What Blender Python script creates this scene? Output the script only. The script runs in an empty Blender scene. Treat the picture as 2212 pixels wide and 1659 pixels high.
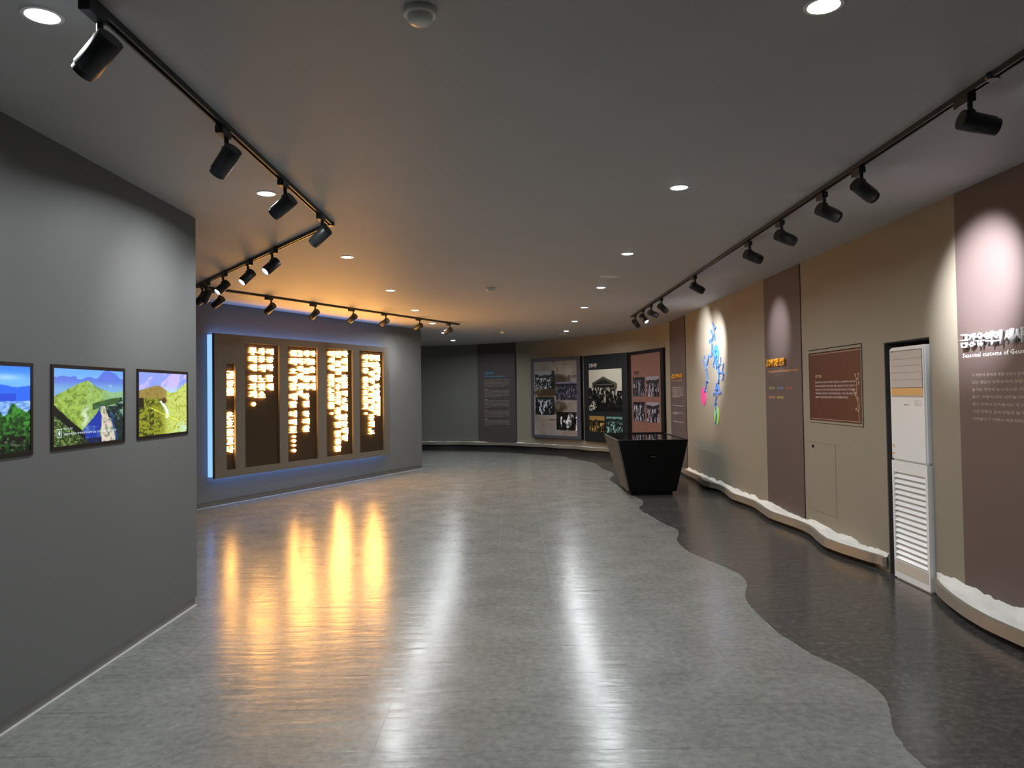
import bpy, bmesh, math, random
import numpy as np
from mathutils import Vector, Matrix, Euler
random.seed(7); RNG = np.random.RandomState(11)
SC = bpy.context.scene; COL = SC.collection; PI = math.pi
H = 2.816                                  # ceiling height
# ------------------------------------------------------------------ camera
cam_d = bpy.data.cameras.new('camera'); cam = bpy.data.objects.new('camera', cam_d); COL.objects.link(cam)
cam_d.sensor_width = 36.0; cam_d.lens = 1661/2212*36; cam_d.shift_y = -23.6/2212; cam_d.clip_start = 0.05
cam.matrix_world = Matrix.Translation((0, 0, 1.5)) @ Matrix(((1,0,0),(0,0,-1),(0,1,0))).to_4x4() @ Matrix.Rotation(.0259, 4, 'X') @ Matrix.Rotation(-.0147, 4, 'Z')
SC.camera = cam
# ------------------------------------------------------------------ world, exposure, light levels
world = bpy.data.worlds.new('world'); SC.world = world; world.use_nodes = True
world.node_tree.nodes['Background'].inputs[0].default_value = (0.5, 0.55, 0.6, 1)
world.node_tree.nodes['Background'].inputs[1].default_value = 0.0
vs = SC.view_settings; vs.view_transform = 'Standard'; vs.look = 'None'; vs.gamma = 1; vs.use_curve_mapping = False
vs.exposure = 0.18
DOWN_W = 22.0            # watts of each ceiling downlight
DOWN_RGB = (.93, .98, 1.0)
SPOT_W = 26.0           # watts of a lit track lamp
SPOT_RGB = (.95, .95, 1.0)
LETTER_STRENGTH = 26.0
LETTER_RGB = (1.0, .45, .095)
HALO_STRENGTH = 1.45
# ------------------------------------------------------------------ helpers
def srgb(r, g=None, b=None):
    if g is None: r, g, b = r
    f = lambda c: (c/255/12.92) if c/255 <= .04045 else ((c/255+.055)/1.055)**2.4
    return (f(r), f(g), f(b))
def nodes(name):
    m = bpy.data.materials.new(name); m.use_nodes = True
    nt = m.node_tree; return m, nt, nt.nodes['Principled BSDF']
def mat(name, rgb, rough=.6, metal=0, spec=.5, noise=0, nscale=8, bump=0, bscale=40, coat=0):
    m, nt, b = nodes(name)
    b.inputs['Base Color'].default_value = (*rgb, 1); b.inputs['Roughness'].default_value = rough
    b.inputs['Metallic'].default_value = metal; b.inputs['Specular IOR Level'].default_value = spec
    b.inputs['Coat Weight'].default_value = coat
    if noise or bump:
        g = nt.nodes.new('ShaderNodeNewGeometry')
    if noise:
        n = nt.nodes.new('ShaderNodeTexNoise'); n.inputs['Scale'].default_value = nscale; n.inputs['Detail'].default_value = 5
        nt.links.new(g.outputs['Position'], n.inputs['Vector'])
        mx = nt.nodes.new('ShaderNodeMix'); mx.data_type = 'RGBA'
        mx.inputs['A'].default_value = (*[c*(1-noise) for c in rgb], 1); mx.inputs['B'].default_value = (*[min(1, c*(1+noise)) for c in rgb], 1)
        nt.links.new(n.outputs['Fac'], mx.inputs['Factor']); nt.links.new(mx.outputs['Result'], b.inputs['Base Color'])
    if bump:
        n2 = nt.nodes.new('ShaderNodeTexNoise'); n2.inputs['Scale'].default_value = bscale; n2.inputs['Detail'].default_value = 4
        nt.links.new(g.outputs['Position'], n2.inputs['Vector'])
        bp = nt.nodes.new('ShaderNodeBump'); bp.inputs['Strength'].default_value = bump; bp.inputs['Distance'].default_value = .004
        nt.links.new(n2.outputs['Fac'], bp.inputs['Height']); nt.links.new(bp.outputs['Normal'], b.inputs['Normal'])
    return m
def emis(name, rgb, s):
    m, nt, b = nodes(name)
    b.inputs['Base Color'].default_value = (0, 0, 0, 1); b.inputs['Emission Color'].default_value = (*rgb, 1); b.inputs['Emission Strength'].default_value = s
    return m
def box(bm, x0, x1, y0, y1, z0, z1):
    v = [bm.verts.new(p) for p in ((x0,y0,z0),(x1,y0,z0),(x1,y1,z0),(x0,y1,z0),(x0,y0,z1),(x1,y0,z1),(x1,y1,z1),(x0,y1,z1))]
    for f in ((3,2,1,0),(4,5,6,7),(0,1,5,4),(1,2,6,5),(2,3,7,6),(3,0,4,7)): bm.faces.new([v[i] for i in f])
    return v
def hexa(bm, b, t):        # two 4-point loops -> solid
    v = [bm.verts.new(p) for p in b] + [bm.verts.new(p) for p in t]
    for f in ((3,2,1,0),(4,5,6,7),(0,1,5,4),(1,2,6,5),(2,3,7,6),(3,0,4,7)): bm.faces.new([v[i] for i in f])
def lathe(bm, prof, n=32, axis='Z', off=(0,0,0)):   # prof: [(r, h)], closed with caps
    rings = []
    for r, h in prof:
        ring = []
        for i in range(n):
            a = 2*PI*i/n; c, s = r*math.cos(a), r*math.sin(a)
            p = (c, s, h) if axis == 'Z' else (h, c, s) if axis == 'X' else (c, h, s)
            ring.append(bm.verts.new((p[0]+off[0], p[1]+off[1], p[2]+off[2])))
        rings.append(ring)
    for a, b in zip(rings, rings[1:]):
        for i in range(n): bm.faces.new((a[i], a[(i+1)%n], b[(i+1)%n], b[i]))
    bm.faces.new(list(reversed(rings[0]))); bm.faces.new(rings[-1])
def tube(bm, pts, r, n=8):
    pts = [Vector(p) for p in pts]; prev = None
    for i, p in enumerate(pts):
        d = (pts[min(i+1, len(pts)-1)] - pts[max(i-1, 0)]).normalized()
        up = Vector((0,0,1)) if abs(d.z) < .9 else Vector((0,1,0))
        s = d.cross(up).normalized(); u = s.cross(d).normalized()
        ring = [bm.verts.new(p + s*r*math.cos(2*PI*k/n) + u*r*math.sin(2*PI*k/n)) for k in range(n)]
        if prev:
            for k in range(n): bm.faces.new((prev[k], prev[(k+1)%n], ring[(k+1)%n], ring[k]))
        else: bm.faces.new(list(reversed(ring)))
        prev = ring
    bm.faces.new(prev)
def ribbon(bm, pts, w, y0, y1):      # flat cut-out strip in the local xz plane, between depths y0 (front) and y1
    pts = [Vector((p[0], 0, p[1])) for p in pts]; prev = None
    for i, p in enumerate(pts):
        d = (pts[min(i+1, len(pts)-1)] - pts[max(i-1, 0)]).normalized(); s = Vector((-d.z, 0, d.x))*w/2
        q = [bm.verts.new(p+s+Vector((0,y0,0))), bm.verts.new(p-s+Vector((0,y0,0))), bm.verts.new(p-s+Vector((0,y1,0))), bm.verts.new(p+s+Vector((0,y1,0)))]
        if prev:
            for k in range(4): bm.faces.new((prev[k], prev[(k+1)%4], q[(k+1)%4], q[k]))
        else: bm.faces.new(list(reversed(q)))
        prev = q
    bm.faces.new(prev)
def obj(name, bm, m=None, parent=None, smooth=False, bevel=0, label=None):
    if bevel:
        bmesh.ops.bevel(bm, geom=list(bm.edges), offset=bevel, segments=2, affect='EDGES', clamp_overlap=True)
    bmesh.ops.recalc_face_normals(bm, faces=bm.faces)
    me = bpy.data.meshes.new(name); bm.to_mesh(me); bm.free()
    if smooth:
        me.polygons.foreach_set('use_smooth', [True]*len(me.polygons))
        try: me.set_sharp_from_angle(angle=math.radians(40))
        except Exception: pass
    o = bpy.data.objects.new(name, me); COL.objects.link(o)
    if m: me.materials.append(m)
    if parent: o.parent = parent
    if label: o['label'] = label
    return o
def B(*boxes):
    bm = bmesh.new()
    for b in boxes: box(bm, *b)
    return bm
def tag(o, label, cat, group=None):
    o['label'] = label; o['category'] = cat
    if group: o['group'] = group
    return o
def thing(name, label, cat, loc=(0,0,0), rz=0, group=None):
    o = bpy.data.objects.new(name, None); COL.objects.link(o); o.location = loc; o.rotation_euler = (0,0,rz)
    o.empty_display_size = .1
    return tag(o, label, cat, group)
def struct(o): o['kind'] = 'structure'; return o
def dup(o, parent=None):
    c = o.copy(); COL.objects.link(c); c.parent = parent
    for ch in list(o.children): dup(ch, c)
    return c
PENDING = []
def text(body, x0, z0, h, w, m, parent, y=-.001, ext=0.0, off=0.0, name='lettering', label=None):
    """lettering in the local xz plane of its parent: left edge x0, bottom z0, height h, width w; built together at the end"""
    cu = bpy.data.curves.new(name, 'FONT'); cu.body = body; cu.size = 1; cu.offset = off; cu.resolution_u = 1
    to = bpy.data.objects.new(name, cu); COL.objects.link(to); PENDING.append((to, cu, x0, z0, h, w, m, parent, y, ext, name, label))
def raised(chars, x0, z0, h, w, m, parent, y, ext, off):       # one solid letter after another
    units = [(.45 if c == ' ' else 1.) for c in chars]; u = w/sum(units); x = x0
    for c, k in zip(chars, units):
        if c != ' ': text(c, x+u*.03, z0, h, u*.94, m, parent, y=y, ext=ext, off=off, name='raised_letter')
        x += u*k
def build_texts():
    bpy.context.view_layer.update(); dg = bpy.context.evaluated_depsgraph_get(); done = []
    for rec in PENDING: done.append(bpy.data.meshes.new_from_object(rec[0].evaluated_get(dg)))
    for rec in PENDING: bpy.data.objects.remove(rec[0])
    for me, (to, cu, x0, z0, h, w, m, parent, y, ext, name, label) in zip(done, PENDING):
        bpy.data.curves.remove(cu); n = len(me.vertices)
        if n == 0: continue
        a = np.empty(n*3); me.vertices.foreach_get('co', a); a = a.reshape(-1, 3)
        mn, mx = a[:, :2].min(0), a[:, :2].max(0)
        sy = h/max(mx[1]-mn[1], 1e-6); sx = sy if w is None else w/max(mx[0]-mn[0], 1e-6)
        me.vertices.foreach_set('co', np.stack([(a[:,0]-mn[0])*sx+x0, np.full(n, y), (a[:,1]-mn[1])*sy+z0], 1).ravel()); me.update()
        if ext:
            bm = bmesh.new(); bm.from_mesh(me); r = bmesh.ops.extrude_face_region(bm, geom=list(bm.faces))
            bmesh.ops.translate(bm, vec=(0, -ext, 0), verts=[g for g in r['geom'] if isinstance(g, bmesh.types.BMVert)])
            bmesh.ops.recalc_face_normals(bm, faces=bm.faces); bm.to_mesh(me); bm.free()
        me.materials.clear(); me.materials.append(m); me.name = name
        o = bpy.data.objects.new(name, me); COL.objects.link(o); o.parent = parent
        if label: o['label'] = label
def sweep(bm, secs, close=True):      # one continuous skin over a row of equal cross-sections
    rows = [[bm.verts.new(q) for q in s] for s in secs]; n = len(rows[0])
    for a, b in zip(rows, rows[1:]):
        for k in range(n if close else n-1): bm.faces.new((a[k], a[(k+1)%n], b[(k+1)%n], b[k]))
    if close: bm.faces.new(list(reversed(rows[0]))); bm.faces.new(rows[-1])
# ---- painted flat prints and screens (a colour per vertex of a fine grid)
def vnoise(x, y, seed):
    xi, yi = np.floor(x).astype(int), np.floor(y).astype(int); fx, fy = x-xi, y-yi
    fx, fy = fx*fx*(3-2*fx), fy*fy*(3-2*fy)
    def h(i, j):
        n = (i*374761393 + j*668265263 + seed*1442695041) & 0x7fffffff
        n = ((n ^ (n >> 13))*1274126177) & 0x7fffffff
        return ((n ^ (n >> 16)) & 0xffff)/65535.
    return (h(xi,yi)*(1-fx)+h(xi+1,yi)*fx)*(1-fy)+(h(xi,yi+1)*(1-fx)+h(xi+1,yi+1)*fx)*fy
def fbm(x, y, seed=0, o=4):
    r = 0; a = .5; t = 0
    for k in range(o): r = r + a*vnoise(x*2**k, y*2**k, seed+k*17); t += a; a *= .55
    return r/t
def sst(a, b, x): t = np.clip((x-a)/(b-a), 0, 1); return t*t*(3-2*t)
def mixc(c, d, t): return c*(1-t[..., None]) + np.asarray(d, float)*t[..., None]
def full(U, c): return np.zeros(U.shape+(3,)) + np.asarray(c, float)
def vcol_mat(name, emit=None, rough=.5):
    m, nt, b = nodes(name); a = nt.nodes.new('ShaderNodeAttribute'); a.attribute_name = 'Col'
    if emit:
        b.inputs['Base Color'].default_value = (.01,.01,.01,1); b.inputs['Roughness'].default_value = .2
        nt.links.new(a.outputs['Color'], b.inputs['Emission Color']); b.inputs['Emission Strength'].default_value = emit
    else:
        nt.links.new(a.outputs['Color'], b.inputs['Base Color']); b.inputs['Roughness'].default_value = rough
    return m
def painted(name, x0, x1, z0, z1, y, nx, nz, fn, m, parent, label=None):
    """fn(U, V) -> sRGB 0..1, V downwards"""
    u = np.linspace(0, 1, nx+1); v = np.linspace(0, 1, nz+1); U, V = np.meshgrid(u, v)
    C = np.clip(fn(U, V), 0, 1); L = np.where(C <= .04045, C/12.92, ((C+.055)/1.055)**2.4)
    co = np.stack([x0+(x1-x0)*U, np.full(U.shape, y), z1-(z1-z0)*V], -1).reshape(-1, 3)
    idx = np.arange((nx+1)*(nz+1)).reshape(nz+1, nx+1)
    f = np.stack([idx[1:, :-1], idx[1:, 1:], idx[:-1, 1:], idx[:-1, :-1]], -1).reshape(-1, 4)
    me = bpy.data.meshes.new(name); me.from_pydata(co.tolist(), [], f.tolist())
    at = me.color_attributes.new('Col', 'FLOAT_COLOR', 'POINT')
    at.data.foreach_set('color', np.concatenate([L.reshape(-1, 3), np.ones((len(co), 1))], 1).astype(np.float32).ravel())
    me.materials.append(m); o = bpy.data.objects.new(name, me); COL.objects.link(o); o.parent = parent
    if label: o['label'] = label
    return o
def catmull(P, n=6):
    P = [Vector(p) for p in P]; out = []
    for i in range(len(P)-1):
        p0, p1, p2, p3 = P[max(i-1,0)], P[i], P[i+1], P[min(i+2,len(P)-1)]
        for k in range(n):
            t = k/n; out.append(.5*((2*p1)+(p2-p0)*t+(2*p0-5*p1+4*p2-p3)*t*t+(3*p1-p0-3*p2+p3)*t**3))
    out.append(P[-1]); return out
# ------------------------------------------------------------------ materials
M = {}
M['ceil'] = mat('ceiling_paint', (.47,.47,.48), .6, noise=.06, nscale=3, bump=.12, bscale=14)
M['grey'] = mat('grey_wall_paint', (.142,.145,.140), .55, noise=.04, nscale=2)
M['cream'] = mat('cream_wall_paint', (.285,.256,.20), .55, noise=.04, nscale=2)
M['fardim'] = mat('far_wall_dimmed_paint', (.165,.168,.150), .55, noise=.04, nscale=2)  # dim light at the far wall, put into a darker paint colour
M['brown'] = mat('brown_vinyl', (.115,.086,.083), .5, noise=.04, nscale=2)
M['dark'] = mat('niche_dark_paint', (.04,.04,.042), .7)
M['black'] = mat('black_metal', (.020,.023,.025), .40)
M['blackmatte'] = mat('black_matte', (.006,.006,.006), .6, spec=.2)
M['steel'] = mat('satin_metal', (.34,.305,.25), .42, metal=.35)
M['skirt'] = mat('skirting_metal', (.22,.21,.19), .28, metal=.6)
M['caulk'] = mat('sealant', (.5,.5,.48), .5)
M['sand'] = mat('white_gravel', (.88,.87,.82), .9, noise=.1, nscale=60, bump=.8, bscale=180)
M['white'] = mat('white_plastic', (.78,.77,.74), .35)
M['whitecool'] = mat('white_gloss_plastic', (.90,.90,.89), .25)
M['orangeband'] = mat('orange_plastic', (.80,.46,.17), .4)
M['letter'] = emis('lit_letter', LETTER_RGB, LETTER_STRENGTH)
M['halo'] = emis('blue_halo_strip', (.20,.40,1.0), HALO_STRENGTH)
M['led'] = emis('led_strip_glow', (.20,.40,1.0), 10)
M['lens'] = emis('lamp_lens_lit', (.9,.96,1.0), 14)
M['lensoff'] = mat('lamp_lens_off', (.02,.02,.025), .15)
M['boardgrey'] = mat('panel_board', (.13,.115,.09), .55)
M['colplate'] = mat('dark_acrylic', (.035,.022,.010), .3)
M['glass'] = mat('clear_glass', (1,1,1), .02)
M['glass'].node_tree.nodes['Principled BSDF'].inputs['Transmission Weight'].default_value = 1
M['glass'].node_tree.nodes['Principled BSDF'].inputs['IOR'].default_value = 1.5
M['orange'] = mat('orange_letter', (.95,.42,.02), .4)
M['orangeflat'] = mat('orange_print', (.90,.38,.12), .5)
M['txt'] = mat('pale_print', (.80,.74,.76), .5)
M['txtdim'] = mat('tan_print', (.50,.43,.38), .5)
M['whitel'] = mat('white_letter', (.85,.85,.85), .4)
M['yellow'] = mat('yellow_print', (.80,.76,.10), .5); M['green'] = mat('green_print', (.42,.70,.14), .5)
M['blue'] = mat('blue_print', (.28,.48,.95), .5); M['red'] = mat('red_print', (.72,.13,.18), .5); M['cyan'] = mat('cyan_print', (.10,.35,.55), .5)
M['crimson'] = mat('red_brown_board', (.105,.028,.020), .35, noise=.12, nscale=6)
M['gold'] = mat('pale_gold_print', (.70,.56,.38), .5)
M['faint'] = mat('faint_red_print', (.22,.12,.10), .5)
M['river'] = mat('river_blue_acrylic', (.07,.22,.78), .4)
M['pink'] = mat('pink_disc', (.85,.09,.33), .4); M['lime'] = mat('lime_disc', (.40,.72,.12), .4); M['bluedisc'] = mat('blue_disc', (.06,.25,.80), .4)
M['frameblue'] = mat('slate_blue_frame', (.075,.075,.105), .5)
M['redposter'] = mat('rust_poster', (.215,.105,.080), .5, noise=.18, nscale=5)
M['greyprint'] = mat('grey_print', (.25,.24,.23), .5)
M['print'] = vcol_mat('photo_print', None, .4)
M['screen'] = vcol_mat('screen_picture', 1.0)
# floor tile materials: mottled vinyl, slightly wavy polish
def tile_mat(name, c0, c1, c2, rough):
    m, nt, b = nodes(name); g = nt.nodes.new('ShaderNodeNewGeometry'); oi = nt.nodes.new('ShaderNodeObjectInfo')
    mp = nt.nodes.new('ShaderNodeMapping'); mp.inputs['Scale'].default_value = (1, 1.0, 1); nt.links.new(g.outputs['Position'], mp.inputs['Vector'])
    n1 = nt.nodes.new('ShaderNodeTexNoise'); n1.inputs['Scale'].default_value = 22; n1.inputs['Detail'].default_value = 7; n1.inputs['Roughness'].default_value = .72
    n2 = nt.nodes.new('ShaderNodeTexNoise'); n2.inputs['Scale'].default_value = 3.2; n2.inputs['Detail'].default_value = 4
    nt.links.new(mp.outputs['Vector'], n1.inputs['Vector']); nt.links.new(mp.outputs['Vector'], n2.inputs['Vector'])
    r = nt.nodes.new('ShaderNodeValToRGB'); e = r.color_ramp.elements
    e[0].position = .33; e[0].color = (*c0, 1); e[1].position = .68; e[1].color = (*c2, 1); k = e.new(.5); k.color = (*c1, 1)
    nt.links.new(n1.outputs['Fac'], r.inputs['Fac'])
    mr = nt.nodes.new('ShaderNodeMapRange'); mr.inputs['From Min'].default_value = .3; mr.inputs['From Max'].default_value = .7; mr.inputs['To Min'].default_value = .90; mr.inputs['To Max'].default_value = 1.10
    nt.links.new(n2.outputs['Fac'], mr.inputs['Value'])
    mr2 = nt.nodes.new('ShaderNodeMapRange'); mr2.inputs['To Min'].default_value = .965; mr2.inputs['To Max'].default_value = 1.035; nt.links.new(oi.outputs['Random'], mr2.inputs['Value'])
    mu = nt.nodes.new('ShaderNodeMath'); mu.operation = 'MULTIPLY'; nt.links.new(mr.outputs['Result'], mu.inputs[0]); nt.links.new(mr2.outputs['Result'], mu.inputs[1])
    hv = nt.nodes.new('ShaderNodeHueSaturation'); nt.links.new(r.outputs['Color'], hv.inputs['Color']); nt.links.new(mu.outputs[0], hv.inputs['Value'])
    nt.links.new(hv.outputs['Color'], b.inputs['Base Color'])
    rr = nt.nodes.new('ShaderNodeMapRange'); rr.inputs['To Min'].default_value = rough-.05; rr.inputs['To Max'].default_value = rough+.07; nt.links.new(n2.outputs['Fac'], rr.inputs['Value']); nt.links.new(rr.outputs['Result'], b.inputs['Roughness'])
    # gentle polish waves, longer across the room than along it
    m2 = nt.nodes.new('ShaderNodeMapping'); m2.inputs['Scale'].default_value = (2.2, 9.0, 1); nt.links.new(g.outputs['Position'], m2.inputs['Vector'])
    w = nt.nodes.new('ShaderNodeTexNoise'); w.inputs['Scale'].default_value = 1.6; w.inputs['Detail'].default_value = 3; nt.links.new(m2.outputs['Vector'], w.inputs['Vector'])
    bp = nt.nodes.new('ShaderNodeBump'); bp.inputs['Strength'].default_value = 1; bp.inputs['Distance'].default_value = .0024
    nt.links.new(w.outputs['Fac'], bp.inputs['Height']); nt.links.new(bp.outputs['Normal'], b.inputs['Normal'])
    b.inputs['Specular IOR Level'].default_value = .38
    return m
M['tile'] = tile_mat('light_vinyl_tile', (.150,.152,.141), (.205,.206,.192), (.262,.262,.245), .21)
M['darktile'] = tile_mat('dark_vinyl_tile', (.036,.034,.031), (.062,.058,.054), (.115,.108,.10), .19)
M['grout'] = mat('joint_filler', (.40,.39,.36), .8)
# ------------------------------------------------------------------ setting: floor, walls, ceiling
CURVE = [(3.04,13.8),(3.03,14.7),(2.9,15.8),(2.62,16.7),(2.24,17.5),(1.8,18.2),(1.3,18.85),(.75,19.45),(.1,20.05),(-.88,20.6),(-1.7,20.88),(-2.6,21.03),(-4,21.1),(-7.2,21.12)]
CUR = catmull([(x, y, 0) for x, y in CURVE], 6)
def curve_off(P, d):           # offset of a plan polyline towards the room (left of travel)
    out = []
    for i, p in enumerate(P):
        t = (P[min(i+1,len(P)-1)]-P[max(i-1,0)]).normalized(); out.append(p + Vector((-t.y, t.x, 0))*d)
    return out
struct(obj('ceiling', B((-7.4, 3.6, -3.2, 21.6, H, H+.15)), M['ceil']))
floor = struct(obj('floor', B((-7.4, 3.6, -3.2, 21.6, -.12, -.0009)), M['grout']))
# right wall: straight part with the air conditioner's niche, then the curve to the far end
bm = B((3.04, 3.24, -3.2, 5.59, 0, H), (3.04, 3.24, 5.59, 6.275, 1.864, H), (3.04, 3.24, 6.275, 13.8, 0, H))
struct(obj('wall_right', bm, M['cream'])); bm = bmesh.new()
back = curve_off(CUR, -.2)
cut = next(i for i, p in enumerate(CUR) if p.x < .06)
wsec = lambda i0, i1: [[(CUR[i].x,CUR[i].y,0),(CUR[i].x,CUR[i].y,H),(back[i].x,back[i].y,H),(back[i].x,back[i].y,0)] for i in range(i0, i1)]
sweep(bm, wsec(0, cut+1)); struct(obj('wall_curve', bm, M['cream'], smooth=True))
bm = bmesh.new(); sweep(bm, wsec(cut, len(CUR))); struct(obj('wall_far', bm, M['fardim'], smooth=True))
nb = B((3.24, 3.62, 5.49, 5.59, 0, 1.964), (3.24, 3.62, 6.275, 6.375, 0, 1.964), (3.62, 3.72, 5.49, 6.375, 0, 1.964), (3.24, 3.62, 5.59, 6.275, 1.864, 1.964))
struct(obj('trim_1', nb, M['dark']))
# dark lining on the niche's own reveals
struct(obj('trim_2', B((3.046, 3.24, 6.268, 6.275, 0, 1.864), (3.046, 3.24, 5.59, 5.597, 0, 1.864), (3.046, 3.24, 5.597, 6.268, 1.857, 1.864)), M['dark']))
# left wall block and its recessed metal skirting
struct(obj('wall_left', B((-2.56, -2.31, -3.2, 5.62, .062, H), (-2.56, -2.325, -3.2, 5.60, 0, .062)), M['grey']))
struct(obj('baseboard_left', B((-2.325, -2.3185, -3.2, 5.605, .004, .060)), M['skirt']))
struct(obj('trim_3', B((-2.3185, -2.303, -3.2, 5.612, -.001, .004)), M['caulk']))
# the wall of the lit panel
U2 = Vector((.4155,.9096,0)).normalized(); N2 = Vector((U2.y,-U2.x,0)); W0 = Vector((-4.248,10.34,0))
def w2(s, d): return W0 + U2*s + N2*d
def wallbox(bm, s0, s1, d0, d1, z0, z1):
    q = [w2(s0,d0), w2(s1,d0), w2(s1,d1), w2(s0,d1)]
    hexa(bm, [(p.x,p.y,z0) for p in q], [(p.x,p.y,z1) for p in q])
bm = bmesh.new(); wallbox(bm, -5.6, 5.784, -.3, 0, .075, H); wallbox(bm, -5.6, 5.77, -.3, -.012, 0, .075)
struct(obj('wall_panel_side', bm, M['grey']))
bm = bmesh.new(); wallbox(bm, -5.6, 5.775, -.012, -.006, .004, .073); struct(obj('baseboard_panel_side', bm, M['skirt']))
bm = bmesh.new(); wallbox(bm, -5.6, 5.784, -.006, .012, -.001, .005); struct(obj('trim_4', bm, M['caulk']))
struct(obj('wall_rear', B((-7.4, 3.24, -3.2, -3.0, 0, H)), M['grey']))
struct(obj('wall_far_left', B((-7.4, -7.2, -3.0, 21.4, 0, H)), M['grey']))
# ---- vinyl tiles, cut along the flowing edge between light and dark
PITCH, GAP = .4435, .0009
WAVE = [(1.50,-3.1),(1.62,-1.0),(1.50,.6),(1.62,2.2),(1.61,3.068),(1.603,3.137),(1.607,3.225),(1.625,3.292),(1.634,3.367),(1.664,3.454),(1.708,3.555),(1.739,3.631),(1.768,3.713),(1.782,3.772),(1.789,3.831),(1.793,3.922),(1.784,4.0),(1.771,4.074),(1.754,4.153),(1.73,4.227),(1.692,4.312),(1.667,4.399),(1.656,4.475),(1.645,4.585),(1.626,4.693),(1.609,4.84),(1.609,4.957),(1.618,5.096),(1.621,5.236),(1.625,5.342),(1.634,5.429),(1.652,5.552),(1.68,5.661),(1.724,5.791),(1.775,5.926),(1.805,6.044),(1.825,6.183),(1.823,6.316),(1.799,6.457),(1.76,6.623),(1.711,6.809),(1.675,6.953),(1.636,7.107),(1.613,7.268),(1.608,7.449),(1.625,7.767),(1.678,7.931),(1.74,8.167),(1.757,8.306),(1.751,8.451),(1.702,8.629),(1.661,8.997),(1.655,9.122),(1.633,9.352),(1.603,9.591),(1.598,9.797),(1.617,10.009),(1.681,10.138),(1.754,10.461),(1.761,10.6),(1.74,10.907),(1.713,11.096),(1.683,11.282),(1.670,11.88),(1.648,12.611),(1.634,12.83),(1.639,13.201),(1.731,13.58),(1.816,13.947),(1.84,14.348),(1.79,14.621),(1.727,15.067),(1.738,15.462),(1.72,16.151),(1.526,16.85),(1.29,17.367),(1.20,17.954),(1.005,18.225),(.493,18.712),(.174,19.13),(-.395,19.6),(-1.108,20.0),(-1.842,20.3),(-2.428,20.5),(-4.0,20.6),(-7.2,20.6)]
LIGHT = WAVE + [(-7.2,-3.1)]
DARK = list(reversed(WAVE)) + [(3.1,-3.1)] + [(3.1, y) for y in (0, 4, 5.55)] + [(3.6,5.55),(3.6,6.3),(3.1,6.3),(3.1,13.8)] + [(p.x+.05, p.y+.05) for p in CUR[1:]]
TA = .0035
def g2w(u, v): return (.283 + u - TA*0 + TA*v, 5.04 + v - TA*u)
def w2g(x, y): dx, dy = x-.283, y-5.04; return (dx - TA*dy, dy + TA*dx)
def clip(poly, u0, u1, v0, v1):
    for ax, lim, sg in ((0,u0,1),(0,u1,-1),(1,v0,1),(1,v1,-1)):
        out = []
        for i in range(len(poly)):
            p, q = poly[i-1], poly[i]; a, b = sg*(p[ax]-lim), sg*(q[ax]-lim)
            if (a >= 0) != (b >= 0):
                t = a/(a-b); out.append((p[0]+(q[0]-p[0])*t, p[1]+(q[1]-p[1])*t))
            if b >= 0: out.append(q)
        poly = out
        if len(poly) < 3: return []
    return poly
def area(p): return abs(sum(p[i-1][0]*p[i][1]-p[i][0]*p[i-1][1] for i in range(len(p))))/2
def dedupe(p):
    o = []
    for q in p:
        if not o or math.hypot(q[0]-o[-1][0], q[1]-o[-1][1]) > 1e-5: o.append(q)
    while len(o) > 2 and math.hypot(o[0][0]-o[-1][0], o[0][1]-o[-1][1]) < 1e-5: o.pop()
    return o
def tile_bm(bm, poly, ox, oy, tilt=(0,0)):
    z = lambda p: (p[0]-ox)*tilt[0] + (p[1]-oy)*tilt[1]
    top = [bm.verts.new((p[0]-ox, p[1]-oy, z(p))) for p in poly]; bot = [bm.verts.new((p[0]-ox, p[1]-oy, -.0009)) for p in poly]
    try: bm.faces.new(top)
    except ValueError: return
    for i in range(len(poly)):
        try: bm.faces.new((top[i-1], bot[i-1], bot[i], top[i]))
        except ValueError: pass
pieces = []
for kind, P in (('tile', LIGHT), ('darktile', DARK)):
    G = [w2g(*p) for p in P]
    for i in range(-18, 8):
        for j in range(-19, 37):
            c = clip(G, i*PITCH+GAP/2, (i+1)*PITCH-GAP/2, j*PITCH+GAP/2, (j+1)*PITCH-GAP/2)
            c = dedupe(c)
            if len(c) < 3 or area(c) < .0006: continue
            w = [g2w(*q) for q in c]; cx, cy = sum(q[0] for q in w)/len(w), sum(q[1] for q in w)/len(w)
            if cx < -2.4 and cy < 5.6: continue
            if cx < -3 and (Vector((cx,cy,0))-W0).dot(N2) < -.3: pass
            full_ = len(c) == 4 and abs(area(c)-(PITCH-GAP)**2) < 1e-5
            vis = cy > 1.6 and abs(cx) < .75*cy+.4 and not (cx < -2.3 and cy < 5.7)
            pieces.append((0 if vis else 1, cy*cy+cx*cx if vis else 1e3+cy, kind, w, cx, cy, full_))
pieces.sort(key=lambda t: (t[0], t[1]))
rest = {'tile': bmesh.new(), 'darktile': bmesh.new()}; shared = {}
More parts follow.
